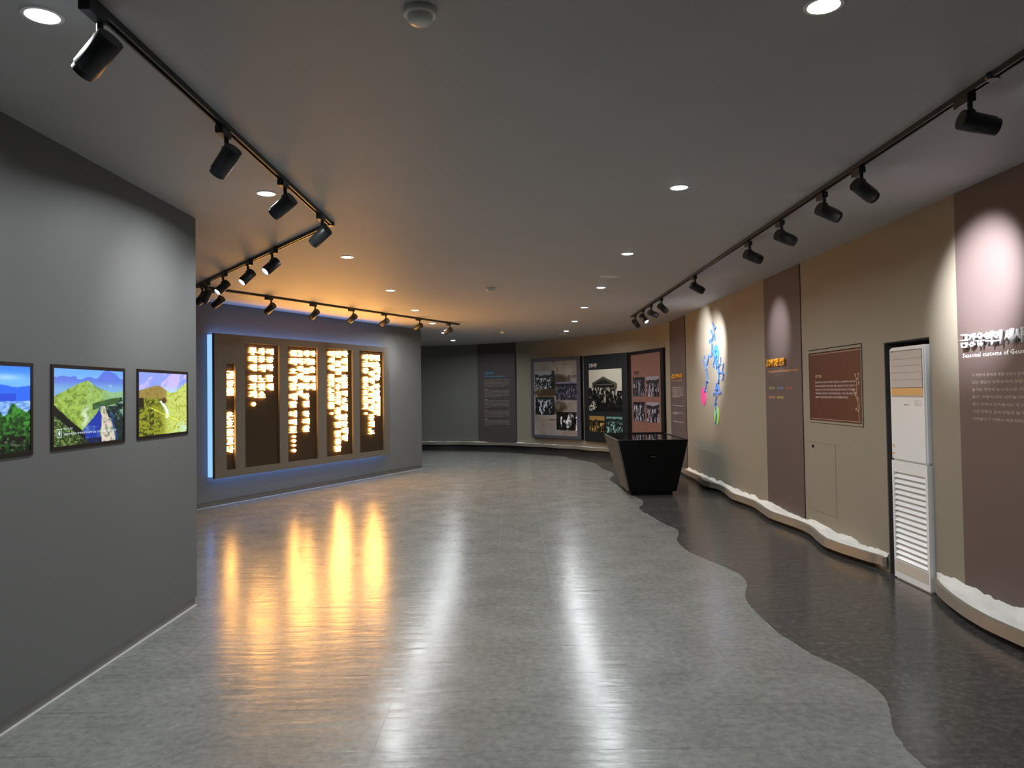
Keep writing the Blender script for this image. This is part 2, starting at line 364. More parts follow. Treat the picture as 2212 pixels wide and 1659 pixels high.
for n, (vis, d, kind, w, cx, cy, full_) in enumerate(pieces):
    if n < 300 and vis == 0:
        if full_:
            ox, oy = w[0]; 
            w = sorted(w); ox, oy = cx, cy
            if kind not in shared:
                bm = bmesh.new(); h = (PITCH-GAP)/2
                tile_bm(bm, [(-h,-h),(h,-h),(h,h),(-h,h)], 0, 0)
                bmesh.ops.recalc_face_normals(bm, faces=bm.faces)
                me = bpy.data.meshes.new('tile'); bm.to_mesh(me); bm.free(); me.materials.append(M[kind]); shared[kind] = me
            o = bpy.data.objects.new('tile', shared[kind]); COL.objects.link(o)
            o.rotation_euler = (random.gauss(0,.0009), random.gauss(0,.0009), -TA)
        else:
            bm = bmesh.new(); ox, oy = cx, cy; tile_bm(bm, w, ox, oy); o = obj('tile', bm, M[kind])
        o.location = (ox, oy, 0); o.parent = floor
    else: tile_bm(rest[kind], w, 0, 0, (0,0))
for k, lab in (('tile','light grey vinyl tiles farther down the floor'), ('darktile','dark vinyl tiles farther down the floor')):
    o = obj('tiles', rest[k], M[k], floor, label=lab); o['kind'] = 'stuff'
# ------------------------------------------------------------------ wavy metal-edged plinths with white gravel
def plinth(label, outer, wallp, zt, zb, gravel_lab, seed, end_taper=True, zwall=.045):
    t = thing('gravel_planter', label, 'planter', (outer[0].x, outer[0].y, 0)); o0 = outer[0]
    inn = curve_off(outer, -.028); toe = curve_off(outer, -.085)
    sub = lambda p: (p.x-o0.x, p.y-o0.y)
    def clampw(L): return [Vector((min(p.x, w.x-.002) if abs(w.x-3.04) < .02 else p.x, p.y, 0)) for p, w in zip(L, wallp)]
    inn = clampw(inn); toe = [Vector((min(p.x, w.x-.012) if abs(w.x-3.04) < .02 else p.x, p.y, 0)) for p, w in zip(toe, wallp)]
    bm = bmesh.new()
    sweep(bm, [[(*sub(a), zb), (*sub(a), zt), (*sub(d), zt), (*sub(d), zb)] for a, d in zip(outer, inn)])
    obj('edging', bm, M['steel'], t, smooth=True)
    bm = bmesh.new()
    sweep(bm, [[(*sub(a), 0), (*sub(a), zb+.02), (*sub(d), zb+.02), (*sub(d), 0)] for a, d, o_ in zip(toe, wallp, outer) if zt > .15 or o_.x < 2.955 or o_.y > 9])
    obj('base', bm, M['dark'], t)
    bm = bmesh.new(); K = 7; rows = []
    L = 0
    for i in range(len(outer)):
        if i: L += (outer[i]-outer[i-1]).length
        r = []
        for k in range(K):
            f = k/(K-1); p = inn[i].lerp(wallp[i], f)
            n = float(fbm(np.array(L*4.5), np.array(f*2.0), seed, 3))-.5; n2 = float(fbm(np.array(L*22.), np.array(f*4.), seed+5, 2))-.5
            z = zt - .010 + f*zwall + (n*.06+n2*.02)*min(1, f*3)
            r.append(bm.verts.new((*sub(p), z)))
        rows.append(r)
    for a, b in zip(rows, rows[1:]):
        for k in range(K-1): bm.faces.new((a[k], a[k+1], b[k+1], b[k]))
    g = obj('gravel', bm, M['sand'], t, smooth=True, label=gravel_lab); g['kind'] = 'stuff'
    return t
PA = [(3.015,5.585),(2.95,5.40),(2.90,5.22),(2.87,5.08),(2.84,4.92),(2.825,4.79),(2.815,4.67),(2.815,4.57),(2.82,4.46),(2.825,4.37),(2.83,4.30),(2.86,3.9),(2.90,3.4),(2.86,2.9),(2.82,2.4),(2.88,1.8),(2.9,1.2)]
oa = list(reversed([Vector((x,y,0)) for x,y in PA])); oa = catmull(oa, 5)
wa = [Vector((3.04, p.y, 0)) for p in oa]
plinth('wavy metal-edged gravel planter in the right foreground, along the foot of the nearest brown strip', oa, wa, .12, .042, 'white gravel', 3)
PB = [(3.02,6.28),(2.99,6.30),(3.0,6.38),(2.97,6.47),(2.94,6.59),(2.91,6.73),(2.88,6.89),(2.86,7.08),(2.86,7.18),(2.90,7.43),(2.955,7.71),(2.97,7.92),(2.96,8.13),(2.94,8.29),(2.91,8.53),(2.89,8.75),(2.91,9.02),(2.945,9.32),(2.97,9.58),(2.96,9.78),(2.94,10.0),(2.91,10.23),(2.92,10.46),(2.95,10.7),(2.985,11.03),(3.0,11.25),(2.97,11.44),(2.93,11.6),(2.91,11.84),(2.94,12.15),(2.98,12.5),(2.99,12.8),(2.98,13.11),(3.0,13.77),(2.98,14.2),(2.93,14.6)]
ob = catmull([(x,y,0) for x,y in PB], 4)
def wall_at(p):
    if p.y <= 13.8: return Vector((3.04, p.y, 0))
    for a, b in zip(CUR, CUR[1:]):
        if a.y <= p.y <= b.y: return a.lerp(b, (p.y-a.y)/(b.y-a.y))
    return Vector((3.04, p.y, 0))
plinth('long wavy metal-edged gravel planter along the cream wall between air conditioner and display case', ob, [wall_at(p) for p in ob], .12, .042, 'white gravel', 9)
cf = [p for p in CUR if p.y > 15.4 and p.x > -4.1]
oc = []
for i, p in enumerate(curve_off(cf, .13)):
    t = (cf[min(i+1,len(cf)-1)]-cf[max(i-1,0)]).normalized(); oc.append(p + Vector((-t.y,t.x,0))*.04*math.sin(i*.75))
plinth('dim wavy gravel planter round the far curved wall beneath the posters', oc, cf, .205, .135, 'gravel', 21, zwall=.012)
# ------------------------------------------------------------------ ceiling downlights
def downlight(x, y, label, on=True):
    t = thing('downlight', label, 'ceiling light', (x, y, H), group='ceiling downlights')
    bm = bmesh.new(); n = 40
    prof = [(.0525,0.001),(.054,-.004),(.066,-.003),(.068,0.001)]; rings = []
    for r, h in prof: rings.append([bm.verts.new((r*math.cos(2*PI*i/n), r*math.sin(2*PI*i/n), h)) for i in range(n)])
    for a, b in zip(rings, rings[1:]+rings[:1]):
        for i in range(n): bm.faces.new((a[i], a[(i+1)%n], b[(i+1)%n], b[i]))
    obj('trim_ring', bm, M['white'], t, smooth=True)
    bm = bmesh.new(); lathe(bm, [(.0530,0),(.0528,-.004),(.040,-.0075),(.02,-.0095),(.001,-.010)], 32); obj('lens', bm, M['lens'], t, smooth=True)
    l = bpy.data.lights.new('downlight_beam', 'AREA'); l.shape = 'DISK'; l.size = .10; l.energy = DOWN_W; l.color = DOWN_RGB; l.spread = math.radians(165)
    lo = bpy.data.objects.new('downlight_beam', l); COL.objects.link(lo); lo.parent = t; lo.location = (0,0,-.0125)
ROW_R = [(1.09,2.61),(1.10,4.95),(1.12,7.32),(1.14,9.68),(1.14,11.94),(1.18,14.26),(1.18,16.51)]
ROW_L = [(-1.59,2.60),(-1.575,4.95),(-1.55,7.28),(-1.515,9.66),(-1.50,11.98),(-1.465,14.26),(-1.455,16.50),(-1.44,18.9)]
names_r = ['largest round white downlight at the top right edge of the picture','second round downlight of the right row, with a wide glow','third round downlight of the right row, just above the round ceiling speaker','fourth round downlight of the right row, just below the round ceiling speaker','fifth round downlight of the right row','sixth round downlight of the right row, second from its far end','farthest round downlight of the right row, touching the small far speaker']
names_l = ['largest round downlight at the top left corner beside the nearest track lamp','second round downlight of the left row, touching the third black track lamp','third round downlight of the left row on the orange-lit ceiling','fourth round downlight of the left row over the lit text panel','fifth round downlight of the left row','sixth round downlight of the left row, half hidden under the far track','seventh round downlight of the left row, behind the last lamp of the far track','small farthest round downlight of the left row before the dark far wall']
for (x,y), n in zip(ROW_R, names_r): downlight(x, y, n)
for (x,y), n in zip(ROW_L, names_l): downlight(x, y, n)
# ------------------------------------------------------------------ detectors and speakers on the ceiling
for (x, y, lab) in ((-.297,2.60,'large white round smoke detector at the top centre of the ceiling'),(-.256,9.576,'small white smoke detector in the middle of the ceiling'),(-.189,16.385,'tiny far white smoke detector near the dark end wall')):
    t = thing('smoke_detector', lab, 'smoke detector', (x,y,H), group='smoke detectors')
    bm = bmesh.new(); lathe(bm, [(.055,0),(.0575,-.004),(.0575,-.018),(.054,-.022)], 40); obj('base', bm, M['white'], t, smooth=True)
    bm = bmesh.new(); lathe(bm, [(.044,-.021),(.044,-.030),(.041,-.040),(.034,-.047),(.015,-.050)], 40); obj('cover', bm, M['white'], t, smooth=True)
    obj('indicator', B((-.012,-.006,-.046,-.0425,-.036,-.031)), M['whitel'], t)
for (x, y, r, lab) in ((1.133,8.757,.113,'flat round white ceiling speaker between two downlights'),(1.16,17.45,.105,'small flat white speaker at the far end beside the last downlight')):
    t = thing('ceiling_speaker', lab, 'speaker', (x,y,H), group='ceiling speakers')
    bm = bmesh.new(); lathe(bm, [(r,0),(r,-.004),(r-.008,-.006)], 40); obj('rim', bm, M['white'], t, smooth=True)
    bm = bmesh.new(); lathe(bm, [(r-.010,-.005),(r-.012,-.0075),(.01,-.0095)], 40); obj('grille', bm, M['white'], t, smooth=True)
# ------------------------------------------------------------------ tracks
def track(label, pts):
    p0 = Vector((*pts[0], H)); t = thing('lighting_track', label, 'lighting track', p0)
    for k in range(len(pts)-1):
        a, b = Vector((*pts[k],0)), Vector((*pts[k+1],0)); d = b-a; L = d.length
        bm = B((0,L,-.0175,.0175,-.008,0),(0,L,-.0175,-.0085,-.026,-.008),(0,L,.0085,.0175,-.026,-.008))
        r = obj('rail', bm, M['black'], t); r.location = a-Vector((*pts[0],0)); r.rotation_euler = (0,0,math.atan2(d.y,d.x))
    for q in (pts[0], pts[-1]):
        e = obj('end_cap', B((-.022,.022,-.019,.019,-.028,0)), M['black'], t, bevel=.003); e.location = (q[0]-pts[0][0], q[1]-pts[0][1], 0)
    for q in pts[1:-1]:
        bm = bmesh.new(); lathe(bm, [(.026,0),(.030,-.006),(.030,-.022),(.024,-.03)], 20); e = obj('corner_joint', bm, M['black'], t, smooth=True); e.location = (q[0]-pts[0][0], q[1]-pts[0][1], 0)
    return t
track('angled black lighting track along the left wall, turning back behind its corner', [(-1.37,.9),(-1.36,5.80),(-3.72,9.02)])
track('black lighting track in front of the lit text panel', [(-3.66,9.0),(-.99,14.4)])
track('long black lighting track beside the right-hand wall', [(2.02,1.2),(2.04,3.2),(2.11,13.4)])
# ------------------------------------------------------------------ track lamps
def lamp_proto():
    t = thing('track_spotlight', '', 'spotlight', (0,0,H))
    obj('adapter', B((-.10,.018,-.019,.019,-.064,-.0265)), M['black'], t, bevel=.003)
    bm = bmesh.new(); lathe(bm, [(.011,-.062),(.011,-.112)], 16); lathe(bm, [(.016,-.018),(.016,.018)], 16, 'Y', (0,0,-.116)); obj('stem', bm, M['black'], t, smooth=True)
    bm = bmesh.new(); lathe(bm, [(.0425,0),(.0435,.0012),(.0435,.139),(.0425,.1402)], 32, 'X', (-.035,0,-.034)); h = obj('housing', bm, M['black'], t, smooth=True)
    bm = bmesh.new(); n = 32; rings = []
    for r, x in ((.0385,.139),(.0385,.160),(.0345,.160),(.0335,.146)): rings.append([bm.verts.new((x-.035, r*math.cos(2*PI*i/n), r*math.sin(2*PI*i/n)-.034)) for i in range(n)])
    for a, b in zip(rings, rings[1:]):
        for i in range(n): bm.faces.new((a[i], a[(i+1)%n], b[(i+1)%n], b[i]))
    obj('front_ring', bm, M['black'], t, smooth=True)
    bm = bmesh.new(); lathe(bm, [(.0345,.143),(.0345,.147),(.02,.150),(.002,.151)], 24, 'X', (-.035,0,-.034)); obj('lens', bm, M['lensoff'], t, smooth=True)
    return t
PROTO = lamp_proto(); first = [PROTO]
LENSON = bpy.data.materials['lamp_lens_lit']
def place_lamp(x, y, trk, yaw, tilt, on, label, group, watts=None, size=42, vis=False):
    t = first.pop() if first else dup(PROTO)
    t.location = (x, y, H); t['label'] = label; t['group'] = group
    for ch in t.children:
        if ch.name.startswith('adapter'): ch.rotation_euler = (0,0,math.radians(trk))
        elif ch.name.startswith('stem'): ch.rotation_euler = (0,0,math.radians(yaw))
        else:
            # pivot at the stem's end, turned to yaw and tilted down
            R = Matrix.Rotation(math.radians(yaw), 4, 'Z') @ Matrix.Rotation(math.radians(tilt), 4, 'Y')
            # the barrel hangs below the pivot: shift its rest pose so its rear stays near the stem
            ch.matrix_local = Matrix.Translation((0,0,-.116)) @ R
            if ch.name.startswith('lens') and on:
                ch.data = ch.data.copy(); ch.data.materials.clear(); ch.data.materials.append(LENSON)
    if on:
        l = bpy.data.lights.new('lamp_beam', 'SPOT'); l.energy = watts or SPOT_W; l.color = SPOT_RGB; l.spot_size = math.radians(size); l.spot_blend = 1.0; l.shadow_soft_size = .03
        lo = bpy.data.objects.new('lamp_beam', l); COL.objects.link(lo); lo.parent = t
        lo.matrix_local = Matrix.Translation((0,0,-.116)) @ Matrix.Rotation(math.radians(yaw), 4, 'Z') @ Matrix.Rotation(math.radians(tilt), 4, 'Y') @ Matrix.Translation((.13,0,-.034)) @ Matrix.Rotation(math.radians(-90), 4, 'Y')
g1, g2, g3 = 'lamps on the angled left track', 'lamps on the track before the text panel', 'lamps on the right-hand track'
for a in ((-1.357,2.533,90,161,38,0,'nearest and largest black track lamp, side lit white, at the top left',g1),
 (-1.37,3.704,90,152,43,1,'second black track lamp on the left track, dark against the ceiling',g1,6,80),
 (-1.355,4.617,90,164,35,1,'third black track lamp on the left track, right beside a round downlight',g1,16,80),
 (-1.351,5.504,90,153,33,1,'fourth black track lamp, right at the bend of the left track',g1,16,80),
 (-2.101,6.757,126,-133,41,1,'lit track lamp showing its bright lens, first past the bend of the left track',g1),
 (-2.519,7.348,126,-130,43,1,'lit track lamp showing its bright lens, second past the bend',g1),
 (-3.005,8.009,126,-130,43,1,'lit track lamp showing its bright lens, third past the bend, above a darker lamp',g1),
 (-3.422,8.618,126,146,58,0,"unlit steep track lamp just right of the corner of the left wall",g1),
 (-3.562,8.85,126,175,46,0,'track lamp half cut off by the corner of the left wall',g1),
 (-3.518,9.254,63.5,159,31,0,'track lamp nearest the corner on the text panel track, under a lit one',g2),
 (-3.127,9.999,63.5,153,32,0,'second track lamp before the text panel, above its dark second column',g2),
 (-2.759,10.799,63.5,150,34,0,'third track lamp before the text panel, above its middle column',g2),
 (-2.363,11.481,63.5,147,29,0,'fourth track lamp before the text panel, above its fifth column',g2),
 (-1.992,12.189,63.5,151,22,0,'fifth track lamp before the text panel, above its right end',g2),
 (-1.56,13.078,63.5,145,16,0,'sixth track lamp before the text panel, above the bare end of the wall',g2),
 (-1.125,14.025,63.5,157,20,1,'last small silvery-lit lamp at the far end of the text panel track',g2,30),
 (2.035,3.357,-91,-2,14,1,'nearest and largest black lamp on the right-hand track',g3,22),
 (2.054,4.453,-91,25,25,1,'second black lamp on the right track, steeper than its neighbour, near the brown strip',g3,430,52),
 (2.067,5.019,-91,15,19,0,'third black lamp on the right track, pointing flatly to the wall above the air conditioner',g3),
 (2.078,5.847,-91,17,17,0,'fourth black lamp on the right track, pointing flatly to the wall above the red sign',g3),
 (2.083,6.654,-91,16,19,0,'fifth black lamp on the right track, left of the gap to the lone lamp',g3),
 (2.077,8.63,-91,5,27,1,'lone sixth black lamp in the middle of the right track',g3,75,50),
 (2.099,10.683,-91,39,27,1,'seventh lamp on the right track, first of the far cluster of four',g3,260,66),
 (2.1,11.485,-91,29,15,1,'eighth lamp on the right track, flattest of the far cluster of four',g3,110,58),
 (2.093,12.135,-91,-51,44,1,'lit lamp showing its bright lens in the far cluster of the right track',g3,10),
 (2.106,13.005,-91,50,32,0,'farthest dark lamp at the end of the right track',g3)):
    place_lamp(*a)
# ------------------------------------------------------------------ lit text panel on the left
RZ2 = math.atan2(U2.y, U2.x)
pn = thing('text_panel', 'large grey wall panel with five dark columns of glowing orange lettering and a blue halo', 'wall panel', w2(0,0), RZ2)
cols = [(.397,.566,.492,1.968),(.75,1.466,.493,2.27),(1.648,2.358,.492,2.275),(2.577,3.303,.494,2.281),(3.492,4.239,.49,2.288)]
PX0, PX1, PZ0, PZ1, D = .186, 4.428, .394, 2.379, .14
bm = bmesh.new(); xs = [PX0]
for c in cols: xs += [c[0], c[1]]
xs.append(PX1)
for i in range(0, len(xs), 2): box(bm, xs[i], xs[i+1], -D, -D+.045, PZ0, PZ1)
for c in cols: box(bm, c[0], c[1], -D, -D+.045, PZ0, c[2]); box(bm, c[0], c[1], -D, -D+.045, c[3], PZ1)
bmesh.ops.remove_doubles(bm, verts=bm.verts, dist=1e-5)
obj('board', bm, M['boardgrey'], pn)
obj('side_skirt', B((PX0+.004,PX0+.012,-D+.045,-.002,PZ0+.02,PZ1-.02),(PX1-.012,PX1-.004,-D+.045,-.002,PZ0+.02,PZ1-.02)), M['halo'], pn, label='blue glowing sides')
obj('back_box', B((PX0+.02,PX1-.02,-D+.045,-.002,PZ0+.07,PZ1-.07)), M['dark'], pn)
obj('led_strip', B((PX0+.02,PX1-.03,-.085,-.02,PZ1-.0695,PZ1-.062)), M['led'], pn, label='blue LED strip along the top'); obj('led_strip', B((PX0+.02,PX1-.03,-.085,-.02,PZ0+.062,PZ0+.0695)), M['led'], pn, label='blue LED strip along the bottom')
GL = [[[[0.42,0.56,1.75,1.87],[0.42,0.56,1.64,1.74],[0.41,0.56,1.52,1.64],[0.41,0.55,1.19,1.3],[0.41,0.55,1.08,1.19],[0.41,0.55,0.96,1.06],[0.41,0.55,0.84,0.95],[0.41,0.55,0.72,0.83]]],[[[0.86,1.01,2.1,2.22],[0.86,1.01,1.99,2.1],[0.86,1.01,1.87,1.98],[0.86,1.01,1.71,1.82],[0.86,1.01,1.59,1.7],[0.86,1.01,1.48,1.59],[0.91,0.98,1.36,1.43]],[[1.04,1.18,2.11,2.22],[1.04,1.18,2.0,2.1],[1.04,1.18,1.86,1.98],[1.04,1.18,1.71,1.82],[1.04,1.18,1.59,1.7],[1.04,1.18,1.48,1.58]],[[1.21,1.36,2.12,2.22],[1.21,1.36,2.0,2.1],[1.21,1.36,1.88,1.99],[1.21,1.35,1.72,1.83],[1.21,1.35,1.59,1.7]]],[[[1.73,1.88,2.12,2.22],[1.72,1.88,1.98,2.1],[1.72,1.88,1.85,1.94],[1.72,1.88,1.71,1.82],[1.72,1.88,1.59,1.71],[1.72,1.88,1.44,1.55],[1.72,1.88,1.32,1.43],[1.72,1.87,1.17,1.28],[1.71,1.87,1.05,1.15],[1.71,1.87,0.93,1.04],[1.77,1.85,0.85,0.9],[1.76,1.85,0.78,0.84],[1.76,1.85,0.72,0.76],[1.76,1.85,0.63,0.69]],[[1.89,2.02,2.12,2.22],[1.89,2.02,1.99,2.1],[1.89,2.02,1.88,1.98],[1.89,2.02,1.75,1.87],[1.89,2.02,1.6,1.71],[1.89,2.01,1.49,1.6]],[[2.04,2.18,2.12,2.23],[2.04,2.18,1.99,2.11],[2.03,2.18,1.85,1.95],[2.03,2.18,1.72,1.83],[2.03,2.18,1.59,1.71],[2.03,2.17,1.44,1.55],[2.03,2.17,1.32,1.43],[2.03,2.17,1.16,1.27],[2.02,2.17,1.05,1.15],[2.02,2.17,0.93,1.04]],[[2.19,2.33,2.13,2.23],[2.19,2.32,2.0,2.1],[2.19,2.32,1.87,1.98],[2.19,2.32,1.72,1.83],[2.18,2.32,1.59,1.71]]],[[[2.67,2.82,2.14,2.25],[2.67,2.82,2.03,2.14],[2.67,2.82,1.91,2.02],[2.66,2.82,1.75,1.86],[2.66,2.82,1.64,1.75],[2.66,2.81,1.52,1.64],[2.66,2.81,1.41,1.52],[2.66,2.81,1.28,1.4],[2.71,2.78,1.18,1.23]],[[2.85,3.0,2.14,2.26],[2.84,3.0,1.98,2.09],[2.84,3.0,1.85,1.97],[2.84,2.99,1.7,1.81],[2.84,2.99,1.58,1.7],[2.84,2.99,1.46,1.57],[2.83,2.99,1.34,1.46],[2.83,2.98,1.19,1.31],[2.83,2.98,1.08,1.19],[2.83,2.98,0.96,1.07],[2.83,2.98,0.8,0.92],[2.83,2.98,0.68,0.79],[2.82,2.98,0.56,0.67]],[[3.02,3.19,2.15,2.27],[3.02,3.18,2.03,2.14],[3.01,3.18,1.91,2.02],[3.01,3.18,1.75,1.86],[3.01,3.18,1.62,1.75],[3.01,3.17,1.48,1.59],[3.01,3.17,1.35,1.47],[3.0,3.17,1.23,1.35],[3.0,3.17,1.08,1.19],[3.0,3.17,0.96,1.07],[3.0,3.17,0.84,0.96],[3.0,3.16,0.72,0.84]]],[[[3.63,3.8,2.12,2.23],[3.63,3.79,2.0,2.11],[3.63,3.79,1.88,1.99],[3.63,3.79,1.72,1.83],[3.63,3.79,1.61,1.72],[3.62,3.79,1.5,1.6],[3.62,3.78,1.38,1.49],[3.62,3.78,1.25,1.37],[3.67,3.75,1.15,1.2]],[[3.81,3.97,2.11,2.23],[3.81,3.97,1.98,2.1],[3.81,3.97,1.83,1.94],[3.81,3.97,1.7,1.82],[3.8,3.96,1.56,1.67],[3.8,3.96,1.44,1.55],[3.8,3.96,1.32,1.44],[3.8,3.96,1.2,1.32],[3.79,3.95,1.04,1.16],[3.79,3.95,0.92,1.04],[3.79,3.95,0.8,0.92]],[[3.98,4.15,2.12,2.23],[3.98,4.15,1.99,2.11],[3.98,4.15,1.88,1.99],[3.98,4.15,1.76,1.88],[3.97,4.14,1.6,1.71],[3.97,4.14,1.48,1.6],[3.97,4.14,1.36,1.48],[3.97,4.14,1.24,1.36],[3.96,4.13,1.12,1.24]]]]
POEM = '금강물은흐르고나루터에해가지니사공의노랫소리강바람에실려오네갈대밭너머로기러기날고백제의옛이야기물결따라전하리산과들을적시며서해로가는길봄이면꽃잎띄우고가을이면달을담아천년을흘러온비단강이어라'
ci = 0
for k, c in enumerate(cols):
    pl = obj('text_column', B((c[0],c[1],-D+.030,-D+.044,c[2],c[3])), M['colplate'], pn, label=['narrow dark title column with two glowing words','dark column with text only in its upper third','dark column with four lines of glowing text','dark column with the longest glowing text lines','rightmost dark column of glowing text'][k])
    for line in GL[k]:
        for (x0,x1,z0,z1) in line:
            w, h = x1-x0, z1-z0
            small = h < .065 or w < .1
            ch = '.' if small else POEM[ci % len(POEM)]; ci += 1
            text(ch, x0+w*.06, z0+.004, h-.010, w*.84, M['letter'], pl, y=-D+.0295, ext=.026, off=.022, name='letter')
# ------------------------------------------------------------------ screens on the left wall
def bez(t, x0, x1, z0, z1, bw, d, m):
    obj('bezel', B((x0,x1,-d,0,z1-bw,z1),(x0,x1,-d,0,z0,z0+bw),(x0,x0+bw,-d,0,z0+bw,z1-bw),(x1-bw,x1,-d,0,z0+bw,z1-bw)), m, t)
M['bezel'] = mat('screen_bezel', (.018,.013,.012), .25)
def ridge(U, base, amp, f, seed): return base - amp*(fbm(U*f+seed, U*0+seed, seed, 5)-.5)*2
def sc_valley(U, V):
    V = V - .0
    C = full(U, (.42,.66,1.0)); C = mixc(C, (.62,.78,.98), sst(.02,.3,V))
    r = .055+.10*np.abs(U-.15)*(U<.45)+ridge(U, .03, .04, 6, 3); r = np.where(U>.3, .11-.10*sst(.55,.7,U)+.12*sst(.86,1,U)+.02*np.sin(U*23), r)
    C = mixc(C, (.36,.46,.86), sst(r, r+.012, V)*1.0); C = mixc(C, (.50,.72,.86), sst(.12,.28,V)*.8)
    n = fbm(U*26, V*26, 9); n2 = fbm(U*60, V*60, 4)
    r2 = .13+.0*U+.55*np.clip(.46-U,0,1)**1.15+.75*np.clip(U-.46,0,.14)+.30*np.clip(U-.60,0,.4)-.22*np.clip(U-.8,0,.2)*1.5+.02*fbm(U*14,V*0,2)
    g = mixc(full(U,(.58,.70,.28)), (.34,.46,.14), sst(.35,.75,n)*.8); g = mixc(g, (.72,.84,.50), sst(.4,.8,n2)*.5); g = mixc(g, (.55,.74,.62), sst(.52,.85,U)*.75); g = mixc(g, (.66,.80,.60), np.exp(-((U-.5)/.06)**2)*.35)
    C = np.where((V>r2)[...,None], g, C)
    rock = sst(.62,.72,fbm(U*9,V*9,31))*(U>.68)*(V<.42)*(V>.2); C = mixc(C, (.86,.88,.86), rock*.8)
    # dark river gorge sweeping from the right
    rc = .405+.28*sst(.45,1.05,1-U+.45-.45)*.0+.30*np.clip(1-U,0,1)**1.7; band = (np.abs(V-rc-.02)<.045)*(U>.52)
    C = np.where(band[...,None], full(U,(.22,.36,.18))*(.7+.6*n[...,None]), C)
    wl = .66-.32*sst(.55,.95,V)*.5-.12*sst(.5,1,V); wr = .66+.0*V
    water = (V>.50)*(U>.62-.30*sst(.5,.95,V))*(U<.655+.02*np.sin(V*20)); C = np.where(water[...,None], mixc(full(U,(.10,.20,.62)), (.30,.42,.70), sst(.5,.7,fbm(U*10,V*18,8))), C)
    shore = (V>.50)*(U>.655)*(U<.70+.16*sst(.5,.9,V)+.03*n); C = np.where(shore[...,None], mixc(full(U,(.84,.78,.72)), (.45,.52,.40), sst(.45,.75,n)), C)
    fall = np.exp(-((U-.42-.02*np.sin(V*40))/.035)**2)*sst(.42,.58,V)*sst(.84,.70,V)*(.4+.6*n2); C = mixc(C, (.92,.96,1.), np.clip(fall,0,1)*.9)
    rw = (V>.50-.12*sst(.85,1,U))*(U>=.70+.16*sst(.5,.9,V)+.03*n); C = np.where(rw[...,None], mixc(full(U,(.06,.14,.14)), (.50,.70,.60), sst(.42,.8,n)*sst(1.,.55,V)), C); C = mixc(C, (.10,.22,.55), np.exp(-((U-.84-.25*(V-.75))/.02)**2)*(V>.6)*.8)
    blk = (V>.45+.95*U+.03*n)*(V<.60+.95*U+.06*n)*(U<.42); C = np.where(blk[...,None], full(U,(.03,.05,.05)), C)
    bl = (V>.60+.85*U); bl = bl & (U<.5); C = np.where(bl[...,None], mixc(full(U,(.12,.20,.07)), (.55,.66,.36), sst(.38,.8,n2)), C)
    C = np.where(((V>.93-.0*U)&(U>.3)&(U<.66))[...,None], C*.45, C)
    return C
def sc_autumn(U, V):
    C = full(U, (.55,.62,.98)); C = mixc(C, (.78,.72,.98), sst(.5,.62,fbm(U*5+V*3,V*3,5))*(V<.3)); C = mixc(C, (.70,.90,1.), sst(.15,.4,V)*(U>.4))
    n = fbm(U*30, V*34, 9); n2 = fbm(U*70, V*60, 4)
    hill = .21+.09*np.abs(U-.3)*(U<.3)*3+.55*np.clip(U-.42,0,.2)-.55*np.clip(U-.72,0,.28)*1.2
    g = mixc(full(U,(.56,.58,.13)), (.26,.29,.05), sst(.40,.74,n)*.9); g = mixc(g, (.86,.92,.50), sst(.40,.62,U)*.85*sst(.15,.55,n)+0*U); g = mixc(g, (.60,.62,.20), sst(.55,.75,n2)*.5)
    g = mixc(g, (.62,.50,.30), ((V<.42)&(U<.55))*.7); C = np.where((V>hill)[...,None], g, C)
    C = mixc(C, (.10,.07,.03), ((U<.1)&(V>.40)&(V<.55))*.9); sh = sst(.52,.62,fbm(U*22,V*30,12))*(U<.3)*(V>.4); C = mixc(C, (.10,.10,.02), sh*.7)
    p = np.exp(-((U-(.47+.10*np.sin((V-.5)*9)))/.03)**2)*(V>.46)*(V<.74); C = mixc(C, (.90,1.,.95), np.clip(p*1.4,0,1))
    p = np.exp(-((V-.55-.42*(U-.2))/.012)**2)*(U>.2)*(U<.85); C = mixc(C, (.90,.97,.35), np.clip(p,0,1)*.8)
    C = mixc(C, (.75,.90,.85), sst(.7,1,V)*sst(.6,1,U)*sst(.4,.6,n)*.9)
    d = (((U-.5)/.05)**2+((V-.45)/.05)**2)<1; return np.where(d[...,None], full(U,(.35,.22,.15)), C)
def sc_city(U, V):
    C = mixc(full(U,(.20,.50,1.)), (.42,.70,1.), sst(.0,.2,V)); C = mixc(C, (.60,.80,1.), np.exp(-(((U-.75)/.16)**2+((V-.13)/.035)**2)*1.))
    r = .20+.03*np.sin(U*9)+.02*fbm(U*12,V*0,1); C = np.where((V>r)[...,None], full(U,(.14,.40,.92)), C); C = mixc(C, (.10,.25,.80), ((np.abs(V-.36)<.045)&(U>.55)&(U<.85))*.8)
    n = fbm(U*30,V*90,3); C = np.where((V>.40)[...,None], mixc(full(U,(.35,.55,.85)), (.62,.78,.95), sst(.4,.7,n)), C)
    tr = .53+.10*(fbm(U*9,V*0,8)-.5)*2-.12*np.exp(-((U-.82)/.04)**2); n2 = fbm(U*34,V*30,6)
    g = mixc(full(U,(.05,.22,.05)), (.24,.56,.18), sst(.3,.75,n2)*sst(1.0,.72,V)); g = mixc(g, (.02,.04,.03), sst(.66,.86,V)*sst(.75,.35,n2)); g = mixc(g, (.55,.62,.45), sst(.62,.8,fbm(U*16,V*30,19))*(V>.8)*.8); g = mixc(g, (.50,.12,.14), ((U<.62)&(U>.5)&(V>.68)&(V<.82))*.7)
    return np.where((V>tr)[...,None], g, C)
